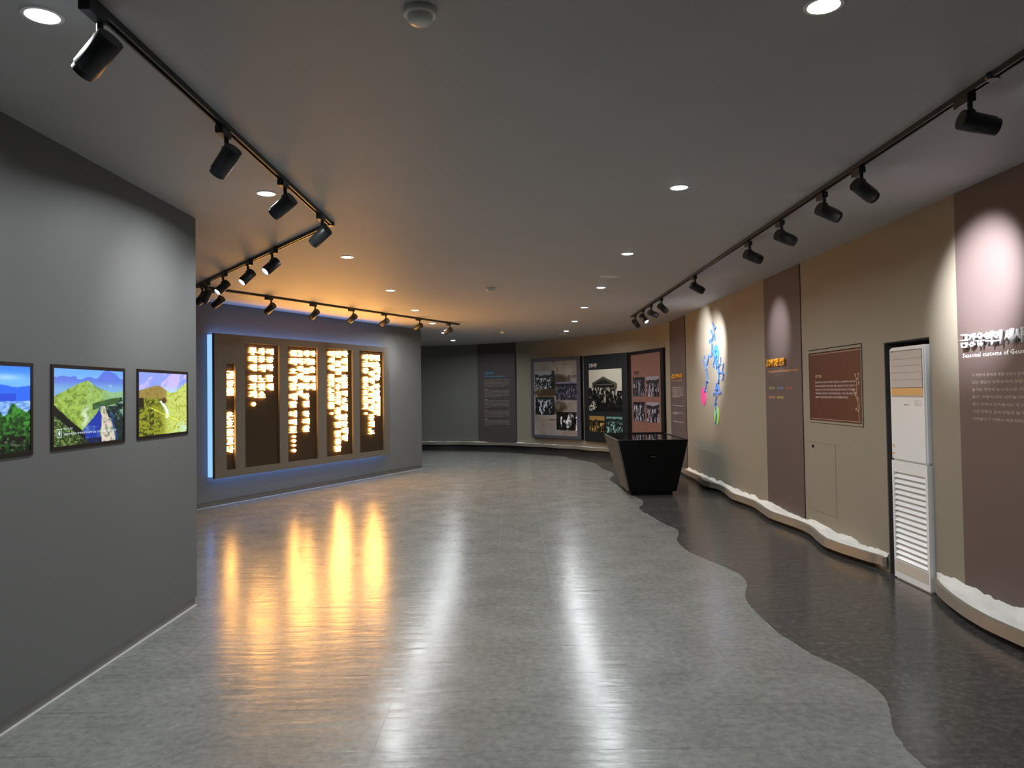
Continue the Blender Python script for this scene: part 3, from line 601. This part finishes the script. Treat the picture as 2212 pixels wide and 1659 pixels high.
SCR = [(2.969,3.699,1.238,1.677,'left flat screen showing blue sky over a town, cut by the picture edge',sc_city),
       (3.847,4.576,1.243,1.679,'middle flat screen showing a green mountain above a blue river',sc_valley),
       (4.727,5.465,1.245,1.683,'right flat screen showing a yellow-green autumn hillside',sc_autumn)]
for (x0,x1,z0,z1,lab,fn) in SCR:
    t = thing('wall_screen', lab, 'screen', (-2.31, x0, z0), PI/2, 'screens on the left wall'); w, h = x1-x0, z1-z0
    bez(t, 0, w, 0, h, .019, .007, M['bezel'])
    painted('picture', .019, w-.019, .019, h-.019, -.003, 200, 128, fn, M['screen'], t)
    if fn is sc_valley:
        wm = emis('screen_white', (.75,.9,1.), .9)
        text('대청호의 비경', .110, .100, .012, .075, wm, t, y=-.0036, name='caption')
        text('대전광역시와 충청북도에 걸쳐 있는 인공호수로 금강의 물길', .110, .072, .012, .52, wm, t, y=-.0036, name='caption')
        bm = bmesh.new(); ribbon(bm, [(.050,.066),(.088,.066),(.088,.106),(.050,.106),(.050,.066)], .003, -.0038, -.0036); ribbon(bm, [(.069,.074),(.063,.088),(.069,.096),(.075,.088),(.069,.074)], .006, -.0038, -.0036); obj('pin_icon', bm, wm, t)
# ------------------------------------------------------------------ right wall: strips, lettering, river map, sign, hatch, air conditioner
RR = -PI/2
def rw(y): return (3.04, y, 0)      # local x = y0 - Y
sA = thing('title_strip', 'widest brown floor-to-ceiling strip at the right edge with white raised title', 'wall graphic', (3.04, 5.225, 0), RR)
obj('strip_board', B((0,4.2,-.004,0,.10,H)), M['brown'], sA)
x = lambda v: v-2.775
raised('금강유역의', x(2.840), 1.754, .092, .437, M['whitel'], sA, -.014, .018, .014)
raised('세시풍속', x(3.305), 1.756, .090, .345, M['whitel'], sA, -.014, .018, .014)
text('Seasonal customs of Geumgang River sphere', x(2.827), 1.682, .039, 1.06, M['whitel'], sA, y=-.0045, off=.012, name='subtitle')
for i, s in enumerate(['각 지방의 풍속과 생활 모습이 반영된 민간의 전래 놀이로 마을과','있는 집단의 성격에 따라 전문인 놀이와 일반인 놀이, 놀이','놀이와 행상의 놀이 등으로 구분된다. 또한 놀이를 하는 때','놀이, 성별에 따라 남자놀이와 여자놀이, 연령에 따라 어','집이 한국의 민속놀이는 약 100여가지 정도가 있으며, 이','우리 민족의 얼과 방법과 슬기를 가늠하고 있다. 금강유역','민속놀이가 언제나 새로워지는 공동체생활에서 이어진다']):
    text(s, x(2.922), 1.5625-i*.0475, .021, .98, M['txtdim'], sA, y=-.0045, name='body_text')
sB = thing('title_strip', 'narrow brown strip with raised orange title and five small coloured captions', 'wall graphic', (3.04, 9.215, 0), RR)
obj('strip_board', B((0,1.155,-.004,0,.10,H)), M['brown'], sB)
obj('edge_groove', B((1.155,1.170,-.0045,0,.10,H)), M['blackmatte'], sB, label='thin black joint line')
x = lambda v: v+1.215
raised('금강에 얽힌 전설', x(-1.112), 1.764, .086, .60, M['orange'], sB, -.014, .016, .010)
text('The legends around the Geumgang River sphere', x(-1.107), 1.686, .034, .946, M['orangeflat'], sB, y=-.0045, off=.012, name='subtitle')
for s, a, b, z, m in (('1.백마강 전설',-1.107,-.898,1.497,'green'),('2.공주의 전설',-.822,-.62,1.495,'blue'),('3.부여의 전설',-.543,-.349,1.493,'red'),('4.용담의 전설',-1.11,-.897,1.391,'orangeflat'),('5.곰나루 전설',-.829,-.621,1.39,'yellow')):
    text(s, x(a), z, .031, b-a, M[m], sB, y=-.0045, off=.012, name='caption')
sC = thing('title_strip', 'narrow brown strip behind the display case with a small orange title and short white lines', 'wall graphic', (3.028, 14.68, 0), math.atan2(13.42-14.68, 3.040-3.030))
obj('strip_board', B((0,1.26,-.009,-.004,.10,H-.002)), M['brown'], sC)
zc = lambda v: 1.938-v/1158
raised('금강유역의 나루', .17, zc(250), .082, .90, M['orange'], sC, -.014, .012, .012)
text('Ferries around the Geumgang River', .16, zc(312), .030, .86, M['orangeflat'], sC, y=-.0095, off=.012, name='subtitle')
for i, v in enumerate((448,488,530,570,612,652)):
    text('금강을 따라 물자와 사람이 오가던 나루의 이야기', .16, zc(v), .019, .90 if i < 5 else .64, M['txt'], sC, y=-.0095, off=.012, name='body_text')
for v, m in ((785,'txtdim'),(925,'blue'),(1120,'red')): text('가', .17, zc(v), .030, .05, M[m], sC, y=-.0095, name='numeral')
for v, w in ((838,.86),(988,.86),(1018,.40),(1180,.86)): text('강과 포구를 잇는 물길의 길목에 자리한 장터', .17, zc(v), .018, w, M['txt'], sC, y=-.0095, off=.012, name='body_text')
# river map: blue cut-out lines and three discs
rm = thing('river_map', 'blue cut-out river map with pink, blue and lime round discs on the spotlit cream wall', 'wall graphic', (3.04, 11.30, 0), RR)
x = lambda v: v+3.30
RIV = [[[-3.555,2.514],[-3.465,2.449],[-3.46,2.398],[-3.451,2.335],[-3.525,2.303]],[[-3.358,2.43],[-3.46,2.398]],[[-3.461,2.323],[-3.435,2.234]],[[-3.661,2.409],[-3.592,2.359],[-3.525,2.303],[-3.576,2.269],[-3.604,2.22],[-3.612,2.119],[-3.645,2.019],[-3.681,1.996],[-3.816,2.038],[-3.847,1.978],[-3.957,1.878],[-3.98,1.788],[-3.934,1.721],[-3.89,1.643],[-3.993,1.625],[-4.009,1.566],[-4.066,1.501],[-4.121,1.468]],[[-4.062,2.044],[-4.105,1.976],[-4.125,1.924],[-4.034,1.881],[-3.974,1.853]],[[-3.752,2.211],[-3.723,2.266],[-3.624,2.272],[-3.662,2.224]],[[-3.588,2.112],[-3.544,2.065],[-3.432,1.984],[-3.535,1.888],[-3.548,1.839]],[[-3.511,2.063],[-3.477,2.011],[-3.411,1.958],[-3.416,1.896],[-3.376,1.808],[-3.3,1.892],[-3.265,1.756],[-3.25,1.669],[-3.277,1.615],[-3.37,1.597],[-3.421,1.548],[-3.435,1.486],[-3.408,1.412],[-3.461,1.337],[-3.49,1.274],[-3.446,1.237],[-3.458,1.2],[-3.431,1.138],[-3.46,1.063],[-3.49,0.987]],[[-3.126,1.976],[-3.142,1.886],[-3.258,1.853],[-3.307,1.806]],[[-2.989,1.88],[-3.015,1.821],[-3.063,1.774],[-3.002,1.719],[-3.043,1.629]],[[-3.265,1.756],[-3.13,1.758],[-3.001,1.722]],[[-3.519,1.499],[-3.433,1.505],[-3.34,1.511],[-3.325,1.584],[-3.263,1.498],[-3.163,1.455]],[[-3.565,1.405],[-3.542,1.451],[-3.437,1.461]],[[-3.337,1.437],[-3.266,1.461],[-3.223,1.437]],[[-3.537,1.273],[-3.459,1.312]],[[-3.459,1.948],[-3.32,1.936],[-3.312,1.855]],[[-3.353,2.092],[-3.426,2.059],[-3.337,2.005],[-3.425,1.959]]]
bm = bmesh.new()
for k, P in enumerate(RIV): ribbon(bm, [(x(a), b) for a, b in P], .020 if k in (3,7) else .013, -.022, -.010)
obj('river_lines', bm, M['river'], rm)
for k in (3,7,4,8):
    for a, b in RIV[k][1::3]:
        bm = bmesh.new(); lathe(bm, [(.015,-.009),(.015,-.001)], 10, 'Y', (x(a)+.01, 0, b-.01)); obj('place_dot', bm, M['blue'], rm)
for cx, cz, r, m, lb in ((-3.405,2.036,.140,'bluedisc','blue disc'),(-4.220,1.402,.148,'pink','pink disc'),(-3.447,1.113,.135,'lime','lime green disc')):
    bm = bmesh.new(); lathe(bm, [(r,-.008),(r,0)], 40, 'Y', (x(cx),0,cz)); obj('disc', bm, M[m], rm, label=lb)
# red-brown information sign
sg = thing('information_sign', 'dark red rectangular sign with white Korean text and a pale twig, in a tan frame', 'sign', (3.04, 7.857, 1.163), RR)
W_, H_ = 1.188, .717
obj('painted_shadow_line', B((-.004,W_,-.002,0,-.004,H_+.010)), M['blackmatte'], sg)  # black backing sheet stands in for the recess shadow round the frame
obj('frame', B((0,W_,-.010,-.002,H_-.024,H_),(0,W_,-.010,-.002,0,.020),(0,.010,-.010,-.002,.020,H_-.024),(W_-.008,W_,-.010,-.002,.020,H_-.024)), M['cream'], sg)
obj('red_board', B((.018,W_-.009,-.006,-.002,.022,H_-.030)), M['crimson'], sg)
x = lambda v: v-.143; z = lambda v: v-1.163
bm = B((x(.195),x(1.322),-.0068,-.006,z(1.836),z(1.839)),(x(.185),x(1.305),-.0068,-.006,z(1.200),z(1.203))); obj('border_line', bm, M['gold'], sg)
text('공주의 전설', x(.303), z(1.604), .032, .149, M['gold'], sg, y=-.0066, off=.008, name='heading')
for i, s in enumerate(['옛날 공주 고을 강가에 곰 한 마리가 살고 있었는데, 어느 날 나무를 하러 온 젊은이를','굴로 데려가 함께 살며 두 자식을 낳았다. 세월이 흘러 젊은이는 고향이 그리워 곰이','사냥을 나간 사이 강을 건너 떠나고 말았다. 돌아온 곰은 자식을 안고 강가로 달려와','애타게 불렀으나 끝내 돌아오지 않자 강물에 몸을 던졌고, 그 뒤로 강에는 풍랑이 일어','사람들이 사당을 세워 넋을 위로하니 나루가 잔잔해졌다고 전한다.']):
    text(s, x(.300), z(1.550)-i*.0362, .019, .90 if i < 4 else .75, M['txt'], sg, y=-.0066, off=.006, name='body_text')
tw = bmesh.new(); tp = lambda u, v: (x(1.1635+(u-1440)*.001165*1.0), z(1.200+(1500-v)*.001165))
def TP(*q): return [(x(1.150+(u-1820)*.00122), z(1.203+(1500-v)*.000835)) for u, v in q]
for q in (TP((1905,1500),(1905,1400),(1895,1290),(1880,1200),(1885,1100),(1880,1050),(1862,1005)), TP((1905,1400),(1922,1320),(1905,1240)), TP((1880,1200),(1850,1190),(1832,1165)), TP((1895,1290),(1858,1220)), TP((1885,1110),(1915,1100),(1918,1085)), TP((1880,1050),(1912,1040),(1913,1000)), TP((1905,1400),(1865,1365))):
    ribbon(tw, q, .005, -.0072, -.006)
for u, v in ((1862,1003),(1913,998),(1918,1085),(1832,1165),(1858,1220),(1865,1365),(1905,1050)): (a, b), = TP((u,v)); lathe(tw, [(.009,-.0074),(.009,-.006)], 10, 'Y', (a,0,b))
obj('twig_drawing', tw, M['gold'], sg)
bt = bmesh.new()
for u, v, s in ((1600,320,.016),(1755,350,.024),(1870,435,.018),(1860,240,.012),(1075,1210,.022),(1140,1310,.014)):
    a, b = x(.303+(u-1068)*.001185), z(1.203+(1500-v)*.000475)
    a, b = x(.17+(u-960)*.00119), z(1.182+(1500-v)*.000525)
    ribbon(bt, [(a-s,b),(a,b+s),(a+s*.8,b),(a,b-s*1.1),(a-s,b)], .003, -.0068, -.006); ribbon(bt, [(a-s*.4,b),(a,b-s*.3),(a+s*.4,b)], .003, -.0068, -.006)
obj('butterfly_marks', bt, M['faint'], sg)
# access hatch
M['gapdark'] = mat('hatch_joint', (.13,.115,.09), .6)
ht = thing('access_hatch', 'flush tan access hatch with a small black latch, low on the wall under the sign', 'hatch', (3.04, 7.930, .277), RR)
obj('hatch_gap', B((0,.66,-.0012,0,0,.685)), M['gapdark'], ht); obj('hatch_door', B((.003,.657,-.002,0,.003,.682)), M['cream'], ht)
obj('latch', B((.115,.150,-.010,-.003,.640,.655),(.128,.140,-.013,-.003,.628,.645)), M['blackmatte'], ht)
# standing air conditioner
ac = thing('air_conditioner', 'tall white floor-standing air conditioner with orange band and slatted lower grille in a dark niche', 'air conditioner', (3.005, 6.123, 0), RR)
AW, AH, AD = .521, 1.813, .30
obj('upper_body', B((0,AW,0,AD,.930,AH)), M['whitecool'], ac, bevel=.012)
obj('lower_body', B((0,.026,.0,AD,.152,.927),(AW-.032,AW,0,AD,.152,.927),(.026,AW-.032,0,AD,.838,.927),(0,AW,0,AD,.012,.152),(.026,AW-.032,.03,AD,.152,.838)), M['whitecool'], ac)
obj('plinth', B((.01,AW-.01,.012,AD-.01,0,.012)), M['whitel'], ac)
M['lower'] = mat('cream_plastic', (.66,.60,.53), .35)
obj('base_panel', B((.012,AW-.020,-.002,0,.060,.148)), M['lower'], ac, bevel=.0006)
for i in range(16):
    z0 = .158+i*.0425
    bm = bmesh.new(); a0, a1 = .028, AW-.034
    hexa(bm, [(a0,-.001,z0),(a1,-.001,z0),(a1,.022,z0+.020),(a0,.022,z0+.020)], [(a0,-.001,z0+.004),(a1,-.001,z0+.004),(a1,.022,z0+.032),(a0,.022,z0+.032)])
    obj('grille_slat', bm, M['whitecool'], ac)
x = lambda v: v-1.877
M['louver'] = mat('louver_plastic', (.56,.53,.51), .4)
zz = [1.496,1.556,1.611,1.664,1.716,1.778]
obj('louver_recess', B((.026,AW-.026,-.0010,0,1.490,1.784)), M['boardgrey'], ac)
for a, b in zip(zz, zz[1:]): obj('louver_blade', B((.029,AW-.029,-.0045,-.001,a+.0012,b-.0006)), M['louver'], ac)
obj('orange_band', B((.029,AW-.029,-.003,-.001,1.438,1.4935)), M['orangeband'], ac); obj('band_trim', B((.029,AW-.029,-.002,0,1.424,1.438)), M['txtdim'], ac)
text('SAMSUNG', x(2.089), 1.360, .0105, .073, M['greyprint'], ac, y=-.0008, off=.02, name='brand_lettering')
for i in range(7): text('사용 전 필터를 확인하고 바르게 설치하십시오', x(2.247), 1.405-i*.0078, .0052, (.02,.108,.05,.112,.07,.115,.10)[i], M['greyprint'], ac, y=-.0008, name='label_text')
bm = bmesh.new(); ribbon(bm, [(x(1.890+.023*(1-math.cos(t))), 1.026+.028*math.sin(t)) for t in [k*PI/8 for k in range(9)]], .006, -.0012, -.0004); obj('energy_label', bm, M['orangeband'], ac)
obj('energy_number', B((x(1.890),x(1.934),-.0012,-.0004,.977,.988)), M['orangeflat'], ac)
text('1', x(1.908), 1.027, .016, .007, M['orangeflat'], ac, y=-.0012, off=.03, name='label_text')
text('에너지소비효율', x(1.887), .955, .006, .045, M['greyprint'], ac, y=-.0008, name='label_text'); text('등급', x(1.893), .940, .006, .022, M['greyprint'], ac, y=-.0008, name='label_text')
text('운전', x(1.935), 1.462, .008, .02, M['txtdim'], ac, y=-.0034, name='label_text'); text('냉방전용', x(2.305), 1.446, .008, .055, M['txtdim'], ac, y=-.0034, name='label_text')
# ------------------------------------------------------------------ far wall posters
def crowd(seed, sky=0.0, hill=0, f=18, br=.85, dark=.05, tint=(1,1,1), vs_=1.0, side=0):
    def fn(U, V):
        n = fbm(U*f, V*f*.42/vs_, seed, 3); m = fbm(U*f*2.2, V*f*1.1, seed+3, 2)
        g = dark + (br-dark)*sst(.50,.66,n*.72+m*.28)*sst(sky+.0,sky+.25,V)
        g = g + .12*m
        if sky: 
            top = sky + hill*(fbm(U*4, U*0, seed+8, 3)-.5); s = sst(top+.02, top, V); g = g*(1-s)+.62*s
            g = np.where((V>top)&(V<top+.14), .10+.12*m, g)
        if side: g = np.where(U > 1-side+.1*m, .08, g)
        return np.clip(g,0,1)[...,None]*np.asarray(tint)
    return fn
def house(U, V):
    n = fbm(U*20, V*9, 5, 3); m = fbm(U*46, V*24, 9, 2); C = full(U, (.80,.80,.74))*(1-.10*V[...,None])
    roof = (V > .17+.42*np.abs(U-.45)*(1+.0*U)) & (V < .46) & (U > .10) & (U < .86)
    inner = (V > .23+.42*np.abs(U-.45)) & (V < .44) & (U>.16) & (U<.80)
    C = np.where(roof[...,None], full(U,(.30,.29,.26)), C); C = np.where(inner[...,None], full(U,(.08,.08,.07)), C)
    beam = (np.abs(V-.36)<.010)&(U>.20)&(U<.74) | (np.abs(U-.45)<.006)&(V>.2)&(V<.36)|(np.abs(V-.465)<.012)&(U>.42)&(U<.76)|(np.abs(U-.80)<.012)&(V>.3)&(V<.62)
    C = np.where(beam[...,None], full(U,(.38,.37,.33)), C)
    mid = (V > .44+.03*(fbm(U*8,U*0,4,3)-.5)*2)&~((V<.52)&(U>.84)); C = np.where(mid[...,None]&~beam[...,None], (.03+.70*sst(.54,.66,n*.6+m*.4)*sst(1.05,.5,V))[...,None]*np.array((1,1,.93)), C)
    w = (((U-.15)/.09)**2+((V-.86)/.10)**2<1)|(((U-.05)/.06)**2+((V-.93)/.08)**2<1); C = np.where((w&(m>.42))[...,None], full(U,(.72,.72,.68)), C)
    p = (np.abs(U-.49)<.03)&(V>.52)&(V<.80); C = np.where((p&(m>.35))[...,None], full(U,(.66,.65,.58)), C)
    return C
def aged(seed, base, dk):
    def fn(U, V):
        n = fbm(U*5, V*8, seed, 5); C = full(U, base)*(.78+.42*n[...,None]); blot = sst(.30,.18,np.abs(V-.34-.5*(U-.35)*(U-.35)))*(U<.92)
        b2 = 1.3*np.exp(-(((U-.52)/.34)**2+((V-.26)/.10)**2)**2)+1.2*np.exp(-(((U-.28)/.34)**2+((V-.43)/.07)**2)**2)+.95*np.exp(-(((U-.58)/.24)**2+((V-.63)/.11)**2)**2)+.8*np.exp(-(((U-.38)/.2)**2+((V-.79)/.03)**2))
        C = mixc(C, dk, np.clip(sst(.35,.95,b2*(.35+1.1*fbm(U*7,V*10,seed+4))),0,1)*.8)
        C = mixc(C, (.35,.22,.16), sst(.68,.75,fbm(U*14,V*20,seed+9))*sst(.25,.0,V)*.8); return C
    return fn
def board_frame(name, label, p0, p1, z0, z1):
    d = Vector((p1[0]-p0[0], p1[1]-p0[1], 0)); return thing(name, label, 'poster', (p0[0], p0[1], z0), math.atan2(d.y, d.x), 'posters on the curved far wall'), d.length
def pic(t, x0, x1, z0, z1, zb, fn, y, n=70):
    painted('photo_print', x0, x1, z0-zb, z1-zb, y, n, int(n*(z1-z0)/(x1-x0)), fn, M['print'], t)
t, L = board_frame('framed_poster', 'poster in a slate-blue frame with four old photographs on aged paper', (.478,19.599), (1.635,18.298), .362, 2.356)
zb = .362
obj('case_box', B((0,L,0,.095,0,1.994)), M['blackmatte'], t)
obj('frame', B((.012,L-.012,-.012,0,0.006,.078),(.012,L-.012,-.012,0,1.908,1.988),(.012,.112,-.012,0,.078,1.908),(L-.125,L-.012,-.012,0,.078,1.908)), M['frameblue'], t)
painted('aged_paper', .112, L-.125, .078, 1.908, -.002, 90, 120, aged(3, (.60,.57,.545), (.22,.16,.09)), M['print'], t)
pic(t, .158,.855,1.589,2.036,zb, crowd(5, .22, .3, 22, .85, .10, (.93,.96,1.0), side=.18), -.004)
pic(t, .907,1.605,1.308,1.752,zb, crowd(15, .10, .05, 34, .62, .10, (.80,.80,1.0)), -.004)
pic(t, .159,.845,.941,1.384,zb, crowd(25, 0, 0, 13, .85, .06, (.92,.95,1.0)), -.004)
pic(t, .904,1.595,.576,1.017,zb, crowd(36, 0, 0, 9, .95, .02, (1,1,1), 2.0), -.004)
text('군산시장', 1.300, 1.832-zb, .085, .30, M['blackmatte'], t, y=-.004, off=.012, name='heading')
t, L = board_frame('framed_poster', 'black poster with a large photograph of a roofed market hall, between two other posters', (1.698,18.221), (2.512,16.795), .342, 2.35)
zb = .342
obj('case_box', B((0,L,0,.095,0,2.008)), mat('black_board', (.012,.014,.018), .45), t)
pic(t, .212,1.453,1.051,2.01,zb, house, -.003, 120)
pic(t, .206,.798,.576,.94,zb, crowd(44, .22, .3, 22, .80, .06, (1.0,.80,.45), 1.6), -.003)
pic(t, .863,1.452,.563,.936,zb, crowd(51, .18, .3, 18, .80, .12, (.70,.95,.92)), -.003)
text('강경시장', .215, 2.064-zb, .095, .314, M['txt'], t, y=-.003, off=.018, name='heading')
t, L = board_frame('framed_poster', 'rust-red poster with rows of dark old photographs, rightmost of the three', (2.549,16.719), (2.96,15.029), .36, 2.346)
zb = .36
obj('case_box', B((0,L+.0,0,.095,0,1.986)), M['blackmatte'], t)
obj('red_print', B((.12,1.60,-.003,0,.03,1.912)), M['redposter'], t)
for q, s in (((.203,.822,1.388,1.792),61),((.919,1.531,1.382,1.794),62),((.213,.816,.868,1.269),63),((.908,1.52,.862,1.268),64)):
    pic(t, *q, zb, crowd(s, .15 if s in (62,64) else 0, .2, 24, .60 if s == 61 else .80, .04, (.92,.90,1.0), 2.2), -.005, 60)
text('공주장', .26, 1.840-zb, .085, .29, M['blackmatte'], t, y=-.005, off=.015, name='heading')
# strip on the far wall
p0, p1 = Vector((-.895,20.606,0)), Vector((.105,20.05,0)); dd = p1-p0; nn = Vector((dd.y,-dd.x,0)).normalized()
sD = thing('title_strip', 'dark strip on the far wall with a blue heading and dense small white text', 'wall graphic', p0, math.atan2(dd.y, dd.x)); L = dd.length
bm = bmesh.new(); seg = [p for p in CUR if -.93 < p.x < .13]; seg = [p0]+sorted([p for p in seg if p0.x < p.x < p1.x], key=lambda p: p.x)+[p1]
Rm = Matrix.Rotation(-math.atan2(dd.y, dd.x), 3, 'Z')
for a, b in zip(seg, seg[1:]):
    la, lb = Rm@(a-p0), Rm@(b-p0)
    hexa(bm, [(la.x,la.y-.05,.12),(lb.x,lb.y-.05,.12),(lb.x,lb.y,.12),(la.x,la.y,.12)], [(la.x,la.y-.05,H-.002),(lb.x,lb.y-.05,H-.002),(lb.x,lb.y,H-.002),(la.x,la.y,H-.002)])
M['plum'] = mat('dark_plum_vinyl', (.080,.066,.068), .55)
obj('strip_board', bm, M['plum'], sD)
zd = lambda v: 2.587-v/798; k_ = L/1.144; yd = -.052
text('강변시장', .20*k_, zd(475), .085, .30*k_, M['cyan'], sD, y=yd, off=.02, name='heading')
text('The waterfront marketplaces', .21*k_, zd(532), .045, .66*k_, M['cyan'], sD, y=yd, off=.015, name='subtitle')
LN = ['금강의 수운은 예로부터 내륙과 바다를 잇는 중요한 교통로였으며','포구마다 장시가 열려 물산이 모이고 사람들로 크게 붐비었다','강경과 군산을 중심으로 한 시장은 조선 후기에 크게 번성하여','각지의 상인들이 배를 타고 모여들어 활발한 교역을 벌였고','소금과 젓갈 곡물과 포목이 강을 따라 오르내리며 거래되었다','철도가 놓이기 전까지 그 명성을 오래도록 이어 갔다고 한다']
for v0, n, last, hm in ((592,6,.62,None),(815,6,.48,'orangeflat'),(1035,6,.16,'green'),(1252,5,.56,'red'),(1445,5,.14,'yellow')):
    if hm: text('장시', .20*k_, zd(v0-22), .026, .11*k_, M[hm], sD, y=yd, off=.02, name='paragraph_heading')
    for i in range(n): text(LN[(i+v0)%6], .20*k_, zd(v0+i*27.5), .021, (.76 if i < n-1 else last)*k_, M['txtdim'], sD, y=yd, name='body_text')
# ------------------------------------------------------------------ display case
dc = thing('display_case', 'black tapered display case with a glass top standing on the wavy floor edge', 'display case', (2.0, 11.07, 0))
bl = lambda *P: [(p[0]-2.0, p[1]-11.07, p[2]) for p in P]
TZ = .792; TOP = [(1.50,11.12),(2.53,11.12),(2.555,12.92),(1.525,12.92)]; BOT = [(1.645,11.07),(2.335,11.07),(2.35,12.05),(1.66,12.05)]; zb_ = .058
M['casegrey'] = mat('case_grey_metal', (.062,.060,.052), .5); M['caseblack'] = mat('case_black', (.0025,.003,.0025), .6, spec=.08)
def panel(name, i, j, m, th=.02, label=None):
    a, b = Vector((*BOT[i], zb_)), Vector((*BOT[j], zb_)); c, d = Vector((*TOP[j], TZ)), Vector((*TOP[i], TZ)); n = (b-a).cross(d-a).normalized()*-th
    bm = bmesh.new(); hexa(bm, bl(a, b, c, d), bl(a+n, b+n, c+n, d+n)); return obj(name, bm, m, dc, label=label)
panel('front_panel', 0, 1, M['caseblack'], label='matt black front'); panel('side_panel', 1, 2, M['caseblack']); panel('side_panel', 3, 0, M['casegrey'], label='grey left side'); panel('back_panel', 2, 3, M['caseblack'])
bm = bmesh.new(); hexa(bm, bl(*[(x_,y_,.58) for x_,y_ in ((1.56,11.13),(2.47,11.13),(2.49,12.6),(1.58,12.6))]), bl(*[(x_,y_,.60) for x_,y_ in ((1.56,11.13),(2.47,11.13),(2.49,12.6),(1.58,12.6))])); obj('display_floor', bm, M['caseblack'], dc)
bm = bmesh.new(); hexa(bm, bl(*[(x_,y_,zb_) for x_,y_ in BOT]), bl(*[(x_,y_,zb_+.015) for x_,y_ in BOT])); obj('bottom_plate', bm, M['caseblack'], dc)
obj('toe_base', B((-.31,.29,.06,.90,0,zb_)), M['blackmatte'], dc)
obj('vent_slot', B((-.02,.045,.020,.032,.548,.555)), M['gapdark'], dc)
gt = [(1.52,11.14),(2.51,11.14),(2.535,12.9),(1.545,12.9)]
bm = bmesh.new(); hexa(bm, bl(*[(x_,y_,TZ-.012) for x_,y_ in gt]), bl(*[(x_,y_,TZ-.004) for x_,y_ in gt])); obj('glass_top', bm, M['glass'], dc)
rim = bmesh.new()
for i in range(4):
    a, b = Vector((*TOP[i],0)), Vector((*TOP[(i+1)%4],0)); g0, g1_ = Vector((*gt[i],0)), Vector((*gt[(i+1)%4],0))
    hexa(rim, bl(*[(p.x,p.y,TZ-.002) for p in (a,b,g1_,g0)]), bl(*[(p.x,p.y,TZ+.003) for p in (a,b,g1_,g0)]))
obj('top_rim', rim, M['casegrey'], dc)
bpy.context.view_layer.update()
build_texts()
bpy.context.view_layer.update()
